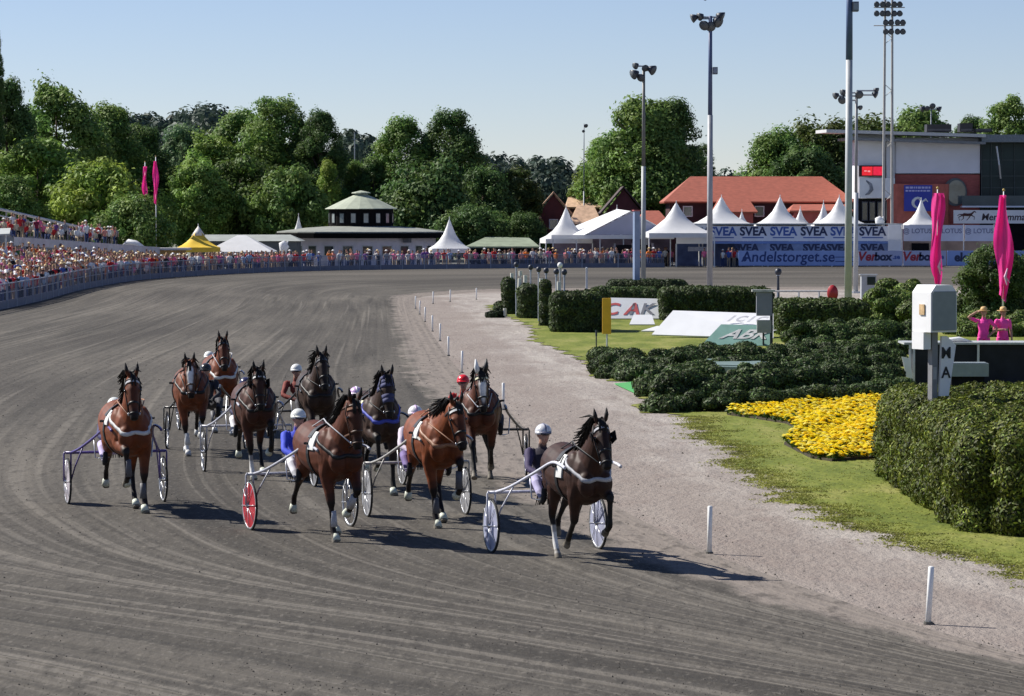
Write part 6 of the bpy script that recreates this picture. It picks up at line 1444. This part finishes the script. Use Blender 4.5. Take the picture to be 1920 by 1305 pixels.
    p = G(1100, 560); t = empty('thin_pole', p, 0, 'thin grey pole right of the garden lamps', 'pole'); MB().tube([(0, 0, 0), (0, 0, W(0, 503, p.y).z)], [.07, .05], 8).build('shaft', M_pole, t); MB().sphere((0, 0, W(0, 503, p.y).z), .07, n=8, m=6).build('cap', M_pole, t)
    p = G(924, 596); o = blob_bush('low_bush', [((0, 0, .12), (.35, .3, .2)), ((.3, .2, .15), (.3, .3, .25))], .09, 190, (.02, .035, .015), seed=77); o.location = p; tag(o, 'small dark bush at the very tip of the infield', 'shrub')
    t = empty('pale_tarp', (0, 0, 0), 0, 'flat grey green tarp between the juniper banks', 'tarp'); a, b, c, d = G(1300, 700), G(1440, 704), G(1440, 688), G(1300, 686)
    MB().prism([(q.x, q.y) for q in (a, b, c, d)], .03, .22).build('sheet', mat('tarp_greygreen', (.14, .20, .19), .7, .1, 3), t); MB().prism([(q.x, q.y) for q in (a.lerp(c, .1), b.lerp(d, .1), c.lerp(a, .1), d.lerp(b, .1))], .223, .25).build('fold', mat('tarp_greygreen', (.14, .20, .19), .7, .1, 3), t)
infield_bits()

# ------------------------------------------------------------------ fence round the outside of the track
def fence():
    i0, i1 = 72, 139; pts = [p for p in CO[i0:i1]]
    t = empty('track_fence', (0, 0, 0), 0, 'long grey blue mesh fence curving round the outside of the track', 'fence')
    H = 1.28; top = MB(); bot = MB(); net = MB(); wal = MB()
    fb = mat('fence_blue', (.13, .14, .19), .6, .1, 2); fp = mat('fence_post', (.30, .32, .38), .5, .1, 3); fn = mat('fence_net', (.20, .23, .32), .6, .2, 2)
    for a, b in zip(pts[:-1], pts[1:]):
        d = (b - a); L = d.length; d.normalize(); nr = Vector((-d.y, d.x, 0)) * .03
        def strip(mb, z0, z1, k=1.0):
            mb.add([a - nr * k + Vector((0, 0, z0)), b - nr * k + Vector((0, 0, z0)), b + nr * k + Vector((0, 0, z0)), a + nr * k + Vector((0, 0, z0)), a - nr * k + Vector((0, 0, z1)), b - nr * k + Vector((0, 0, z1)), b + nr * k + Vector((0, 0, z1)), a + nr * k + Vector((0, 0, z1))],
                   [(0, 1, 5, 4), (2, 3, 7, 6), (4, 5, 6, 7), (0, 3, 2, 1)])
        strip(bot, 0, .42, .8); strip(top, H - .05, H, 1.2); strip(top, .80, .83, .5)
        n = int(L / .12)
        for k in range(n):
            p = a + d * (L * k / n); q = p + d * .032
            net.add([p + Vector((0, 0, .42)), q + Vector((0, 0, .42)), q + Vector((0, 0, H - .05)), p + Vector((0, 0, H - .05))], [(0, 1, 2, 3)])
    bot.build('kick_board', fb, t); top.build('rail', fp, t); net.build('mesh_panel', fn, t)
    s = 0; acc = 0; cnt = 0
    for a, b in zip(pts[:-1], pts[1:]):
        acc += (b - a).length
        if acc > 2.0 and cnt < 98:
            acc = 0; cnt += 1; MB().box(a.x - .05, a.y - .05, 0, a.x + .05, a.y + .05, H + .06).build('post', fp, t)
fence()

# ------------------------------------------------------------------ grandstand at the left
def TZ(p): return max(.15, p.z - 1.75)
def stand():
    t = empty('grandstand', (0, 0, 0), 0, 'terraced open grandstand full of people at the left', 'grandstand')
    conc = mat('terrace_concrete', (.26, .26, .25), .9, .15, 1); ledge = mat('ledge_white', (.52, .52, .52), .8, .1, 1)
    Fp = lambda u: CO[75].lerp(CO[75], 0) if False else None
    # fence line points from px -60..300 and the ledge line behind them
    N_ = 24; fl = []; ll = []
    idx = [78 + (110 - 78) * k / N_ for k in range(N_ + 1)]
    for k, q in enumerate(idx):
        p = CO[int(q)].lerp(CO[min(int(q) + 1, len(CO) - 1)], q - int(q)); fl.append(p)
    C1, D1 = W(70, 455, 228), W(292, 470, 262); dir_ = D1 - C1
    for k in range(N_ + 1):
        u = k / N_ * 1.75 - .75; ll.append(C1 + dir_ * u)
    steps = 9
    mb = MB()
    for k in range(N_):
        for r in range(steps):
            q0, q1 = (r + .5) / (steps + .5), (r + 1.5) / (steps + .5)
            def pt(i, q): v = fl[i].lerp(Vector((ll[i].x, ll[i].y, 0)), q); return v
            lz, lz2 = TZ(ll[k]), TZ(ll[k + 1]); z = lz * (r + 1) / steps; zb_ = lz2 * (r + 1) / steps; zp, zpb = lz * r / steps, lz2 * r / steps
            a, b, c, d = pt(k, q0), pt(k + 1, q0), pt(k + 1, q1), pt(k, q1)
            mb.add([(a.x, a.y, zp), (b.x, b.y, zpb), (b.x, b.y, zb_), (a.x, a.y, z), (c.x, c.y, zb_), (d.x, d.y, z)], [(0, 1, 2, 3), (3, 2, 4, 5)])
    mb.build('lower_terrace', conc, t)
    mb = MB(); 
    for k in range(8, N_):
        a, b = ll[k], ll[k + 1]; mb.slab([(a.x, a.y, a.z - .3), (b.x, b.y, b.z - .3), (b.x, b.y, b.z + .28), (a.x, a.y, a.z + .28)], .35)
    mb.build('white_ledge', ledge, t)
    # upper deck: ramped deck behind the ledge, with two steps, back wall and rail
    A, B = W(-60, 437, 232), W(236, 464, 275); n2 = Vector((-(B - A).y, (B - A).x, 0)).normalized(); n2 = -n2 if n2.y < 0 else n2
    mb = MB()
    for r in range(3):
        o = n2 * (r * 1.3); up = Vector((0, 0, .22 * r)); a, b = A + o + up, B + o + up; c, d = b + n2 * 1.3, a + n2 * 1.3
        mb.add([a, b, c, d, (a.x, a.y, 0), (b.x, b.y, 0), (c.x, c.y, 0), (d.x, d.y, 0)], [(0, 1, 2, 3), (4, 5, 1, 0), (5, 6, 2, 1), (6, 7, 3, 2), (7, 4, 0, 3)])
    mb.build('upper_terrace', conc, t)
    a, b = W(-60, 379, 246), W(217, 441, 279); ra, rb = a.z, b.z
    mb = MB().tube([(a.x, a.y, ra), (b.x, b.y, rb)], .11, 8); mb.tube([(a.x, a.y, ra - .5), (b.x, b.y, rb - .5)], .06, 8); mb.build('back_rail', ledge, t)
    for k in range(18):
        u = k / 17; p = a.lerp(b, u); MB().tube([(p.x, p.y + .1, 0), (p.x, p.y + .1, ra + (rb - ra) * u)], .05, 6).build('rail_post', mat('stand_steel', (.2, .2, .21), .6), t)
    # small roof at the left edge and tent roll at the end
    r_ = empty('canopy', (W(-20, 448, 205).x, 205, 0), 0, 'pale flat canopy jutting in at the left edge of the crowd', 'canopy'); z = W(0, 438, 205).z; MB().slab([(-2, 0, z - .25), (1.3, 0, z - .1), (.6, 5, z + .25), (-3, 5, z + .1)], .1).build('roof', mat('canopy_pale', (.40, .42, .40), .7, .1, 1), r_); MB().tube([(.9, 1, 0), (.9, 1, z - .05)], .06, 8).build('post', M_alu, r_)
    o = empty('marquee', (W(246, 461, 272).x, 272, 0), 0, 'small rounded white tent roof at the end of the grandstand', 'tent'); z0, z1 = W(0, 462, 272).z, W(0, 452, 272).z
    MB().loft([(-.9, .8, z0), (-.3, .8, (z0 + z1) / 2 + .1), (.3, .8, (z0 + z1) / 2), (1.1, .8, z0 - .1)], [.05, .3, .28, .05], [.6, .8, .8, .6], n=12).build('roof', M_canvas, o, True)
    for x in (-.7, .9): MB().tube([(x, .8, 0), (x, .8, z0)], .04, 6).build('leg', M_alu, o)
    o = empty('ledge_roof', (0, 0, 0), 0, 'pale flat kiosk roof between grandstand and yellow tent', 'kiosk'); mb = MB(); pbox(mb, 294, 465, 352, 469, 262, 3); mb.build('roof', ledge, o); mb = MB(); pbox(mb, 298, 469.3, 348, 500, 262.5, .2, zb=0); mb.build('counter', mat('kiosk_warm', (.45, .30, .12), .7, .35, 1), o)
    return fl, ll, A, B, n2, steps
ST = stand()

# ------------------------------------------------------------------ the public
M_crowd = vmat('crowd_clothes', .8, .2, .12, 8, objcol=True)
def crowd_mesh(kind, tro, hair, hat, seed):
    rr = random.Random(seed); mb = MB(); S = (1, 1, 1, 0); T = (*tro, 1); K = (.42, .25, .18, 1); h = (*hair, 1); dz = 0
    if kind == 'sit':
        dz = -.42
        for s_ in (-1, 1):
            mb.loft([(0, s_ * .1, .50), (.40, s_ * .12, .50), (.45, s_ * .12, .10), (.52, s_ * .12, .03)], [.08, .065, .05, .04], n=7, cols=[T] * 4)
    else:
        for s_ in (-1, 1): mb.loft([(0, s_ * .08, .92), (.02, s_ * .09, .5), (0, s_ * .1, .05), (.10, s_ * .1, .03)], [.095, .065, .05, .04], n=7, cols=[T] * 4)
    mb.loft([(0, 0, .86 + dz), (0, 0, 1.05 + dz), (.01, 0, 1.30 + dz), (0, 0, 1.43 + dz), (0, 0, 1.50 + dz)], [.10, .10, .11, .07, .05], [.15, .14, .185, .12, .05], n=9, cols=[S] * 4 + [K])
    mb.loft([(0, 0, 1.48 + dz), (.02, 0, 1.55 + dz), (.03, 0, 1.63 + dz), (.01, 0, 1.72 + dz), (0, 0, 1.755 + dz)], [.045, .07, .10, .085, .03], [.045, .06, .078, .07, .03], n=9, cols=[K, K, K, h, h])
    mb.sphere((-.03, 0, 1.67 + dz), (.085, .082, .09), col=h, n=8, m=5)
    if hat: mb.loft([(0, 0, 1.68 + dz), (.0, 0, 1.70 + dz), (0, 0, 1.70 + dz), (0, 0, 1.79 + dz)], [.19, .19, .105, .08], [.18, .18, .095, .07], n=10, cols=[(*hat, 1)] * 4)
    for s_ in (-1, 1):
        if kind == 'rail' or (kind == 'arm' and s_ > 0): e, w = (.12, s_ * .25, 1.15 + dz), (.36, s_ * .18, 1.22 + dz)
        elif kind == 'arm': e, w = (.12, s_ * .32, 1.30 + dz), (.16, s_ * .2, 1.62 + dz)
        elif kind == 'sit': e, w = (.05, s_ * .22, 1.12 + dz), (.30, s_ * .12, 1.02 + dz)
        else: e, w = (-.02, s_ * .23, 1.14 + dz), (.06, s_ * .24, .88 + dz)
        mb.loft([(0, s_ * .15, 1.42 + dz), ((e[0]) * .5, s_ * .2, 1.30 + dz), e, w], [.055, .055, .042, .035], n=6, cols=[S, S, (K if rr.random() < .6 else S), K])
    return mb
SH = {'red': (.50, .03, .03), 'pink': (.72, .16, .30), 'salmon': (.70, .28, .22), 'white': (.72, .72, .70), 'blue': (.05, .10, .35), 'light blue': (.30, .42, .60), 'black': (.02, .02, .025), 'grey': (.25, .25, .27), 'orange': (.75, .20, .03), 'cream': (.60, .52, .36), 'purple': (.16, .07, .25), 'green': (.06, .16, .06), 'maroon': (.22, .02, .05)}
WT = ['red'] * 8 + ['pink'] * 6 + ['salmon'] * 4 + ['white'] * 8 + ['blue'] * 3 + ['light blue'] * 3 + ['black'] * 5 + ['grey'] * 2 + ['orange'] * 3 + ['cream'] * 3 + ['purple'] * 2 + ['green', 'maroon']
CM = {}
TRO = {'blue': (.04, .06, .14), 'dark': (.02, .02, .025), 'beige': (.32, .25, .17)}; HAIR = [(.03, .02, .015), (.30, .20, .09), (.10, .05, .03)]; HATS = {None: None, 'straw hat': (.60, .46, .25), 'white cap': (.75, .75, .75)}
def crowd():
    rr = random.Random(12); P = []
    fl, ll, A, B, n2, steps = ST
    # lower terrace rows
    for r in range(steps):
        L = 0; k = 3.0 + rr.random()
        while k < 23.9:
            i = int(k); u = k - i; f = fl[i].lerp(fl[i + 1], u); l = ll[i].lerp(ll[i + 1], u); q = (r + 1.0) / (steps + .5)
            p = f.lerp(Vector((l.x, l.y, 0)), q); z = TZ(l) * (r + 1) / steps - .02; P.append((p.x + rr.uniform(-.2, .2), p.y, z, 'in the packed lower terrace', rr.choice(['sit', 'stand', 'stand', 'arm', 'rail'])))
            k += (.40 if r < 6 else .55) * rr.uniform(.75, 1.35)
    # upper deck
    for r in range(3):
        u = .12
        while u < .99:
            p = A.lerp(B, u) + n2 * (.7 + r * 1.3); z = A.lerp(B, u).z + .22 * r
            if rr.random() < (.95 if u > .9 else .6): P.append((p.x, p.y, z, 'on the upper tier', 'sit' if u < .9 and (r == 2 or rr.random() < .6) else 'stand'))
            u += .018 * rr.uniform(.7, 1.6)
    # behind the fence, round the bend
    n_ = len(CO)
    for row, (i0, i1, dn) in enumerate(((76, 138, .55), (98, 138, .95), (100, 138, 1.6))):
        i = float(i0)
        while i < i1:
            k = int(i); p = CO[k].lerp(CO[k + 1], i - k); d = (CO[k + 1] - CO[k]).normalized(); nr = Vector((-d.y, d.x, 0)); 
            off = .55 + row * .9 + rr.uniform(-.2, .3); q = p + nr * off; x = 960 + F * q.x / q.y
            zone = 'at the fence below the terrace' if x < 300 else 'behind the fence by the yellow tent' if x < 530 else 'behind the fence in front of the round pavilion' if x < 825 else 'behind the fence in front of the dark trees' if x < 1040 else 'behind the fence in front of the big marquee' if x < 1270 else 'behind the fence before the long pavilion'
            if x < 1385 and not (row == 2 and x > 530) and rr.random() < (.8 if x > 530 else 1): P.append((q.x, q.y, .0, zone, rr.choice(['stand', 'rail', 'stand', 'arm', 'stand'])))
            seg = (CO[k + 1] - CO[k]).length; i += rr.uniform(.55, 1.1) * dn / max(.4, seg) * 1.15
    # inside the marquee and the pavilion
    for k in range(26): x = rr.uniform(1060, 1260); p = W(x, 480, 301 + rr.random() * 4); P.append((p.x, p.y, .0, 'under the big marquee', 'stand'))
    for k in range(10): x = rr.uniform(1290, 1385); p = W(x, 480, 299 - rr.random() * 1.2); P.append((p.x, p.y, .0, 'before the long pavilion', 'stand'))
    vis = []
    for p in P:
        x = 960 + F * p[0] / p[1]
        if -12 < x < 1400: vis.append(p)
    vis.sort(key=lambda p: p[1] + (0 if p[3].startswith('at the fence') else 6 * (p[2] > 1.0)))
    # the ones seen largest stand as people of their own, the rest as one crowd
    single = vis[:296]; rest = vis[296:]
    def face(p):
        c = Vector((-6, 120, 0)); return math.atan2(c.y - p[1], c.x - p[0]) + rr.uniform(-.5, .5)
    def pick(kind):
        tk = rr.choice(list(TRO)); h = rr.randrange(3); hk = rr.choice([None] * 12 + ['straw hat', 'white cap', 'white cap']); key = (kind, tk, h, hk)
        if key not in CM: CM[key] = crowd_mesh(kind, TRO[tk], HAIR[h], HATS[hk], len(CM)).mesh('spectator', [M_crowd], True, True)
        return key
    for p in single:
        key = pick(p[4]); c = rr.choice(WT); o = link('person', CM[key]); o.location = (p[0], p[1], p[2]); o.rotation_euler = (0, 0, face(p)); s_ = rr.uniform(.92, 1.06); o.scale = (s_, s_, s_); o.color = (*SH[c], 1)
        act = {'sit': 'sitting', 'stand': 'standing', 'arm': 'waving', 'rail': 'leaning'}[p[4]]
        tag(o, f"{c} clad spectator{' in ' + key[3] if key[3] else ''} {act} {p[3]}", 'person', 'spectators ' + p[3])
    V = []; Fc = []; Cc = []; base = 0
    for p in rest:
        key = pick(p[4]); c = SH[rr.choice(WT)]; me = CM[key]; n = len(me.vertices); co = np.zeros(n * 3, dtype='f'); me.vertices.foreach_get('co', co); co = co.reshape(-1, 3)
        a = face(p); R = np.array([[math.cos(a), -math.sin(a), 0], [math.sin(a), math.cos(a), 0], [0, 0, 1]]); V.append(co @ R.T * rr.uniform(.92, 1.06) + np.array(p[:3]))
        cl = np.zeros(n * 4, dtype='f'); me.color_attributes['Col'].data.foreach_get('color', cl); cl = cl.reshape(-1, 4); m = cl[:, 3:4]; cc = cl.copy(); cc[:, :3] = cl[:, :3] * m + np.array(c)[None] * (1 - m); cc[:, 3] = 1; Cc.append(cc)
        Fc += [tuple(v + base for v in f.vertices) for f in me.polygons]; base += n
    me = bpy.data.meshes.new('crowd'); me.from_pydata(np.concatenate(V).tolist(), [], Fc); a = me.color_attributes.new('Col', 'FLOAT_COLOR', 'POINT'); a.data.foreach_set('color', np.concatenate(Cc).astype('f').ravel()); me.materials.append(M_crowd); me.polygons.foreach_set('use_smooth', [True] * len(me.polygons))
    tag(link('crowd', me), 'far part of the crowd on the terraces and behind the fence', 'crowd', kind='stuff')
    print('crowd', len(single), len(rest))
crowd()
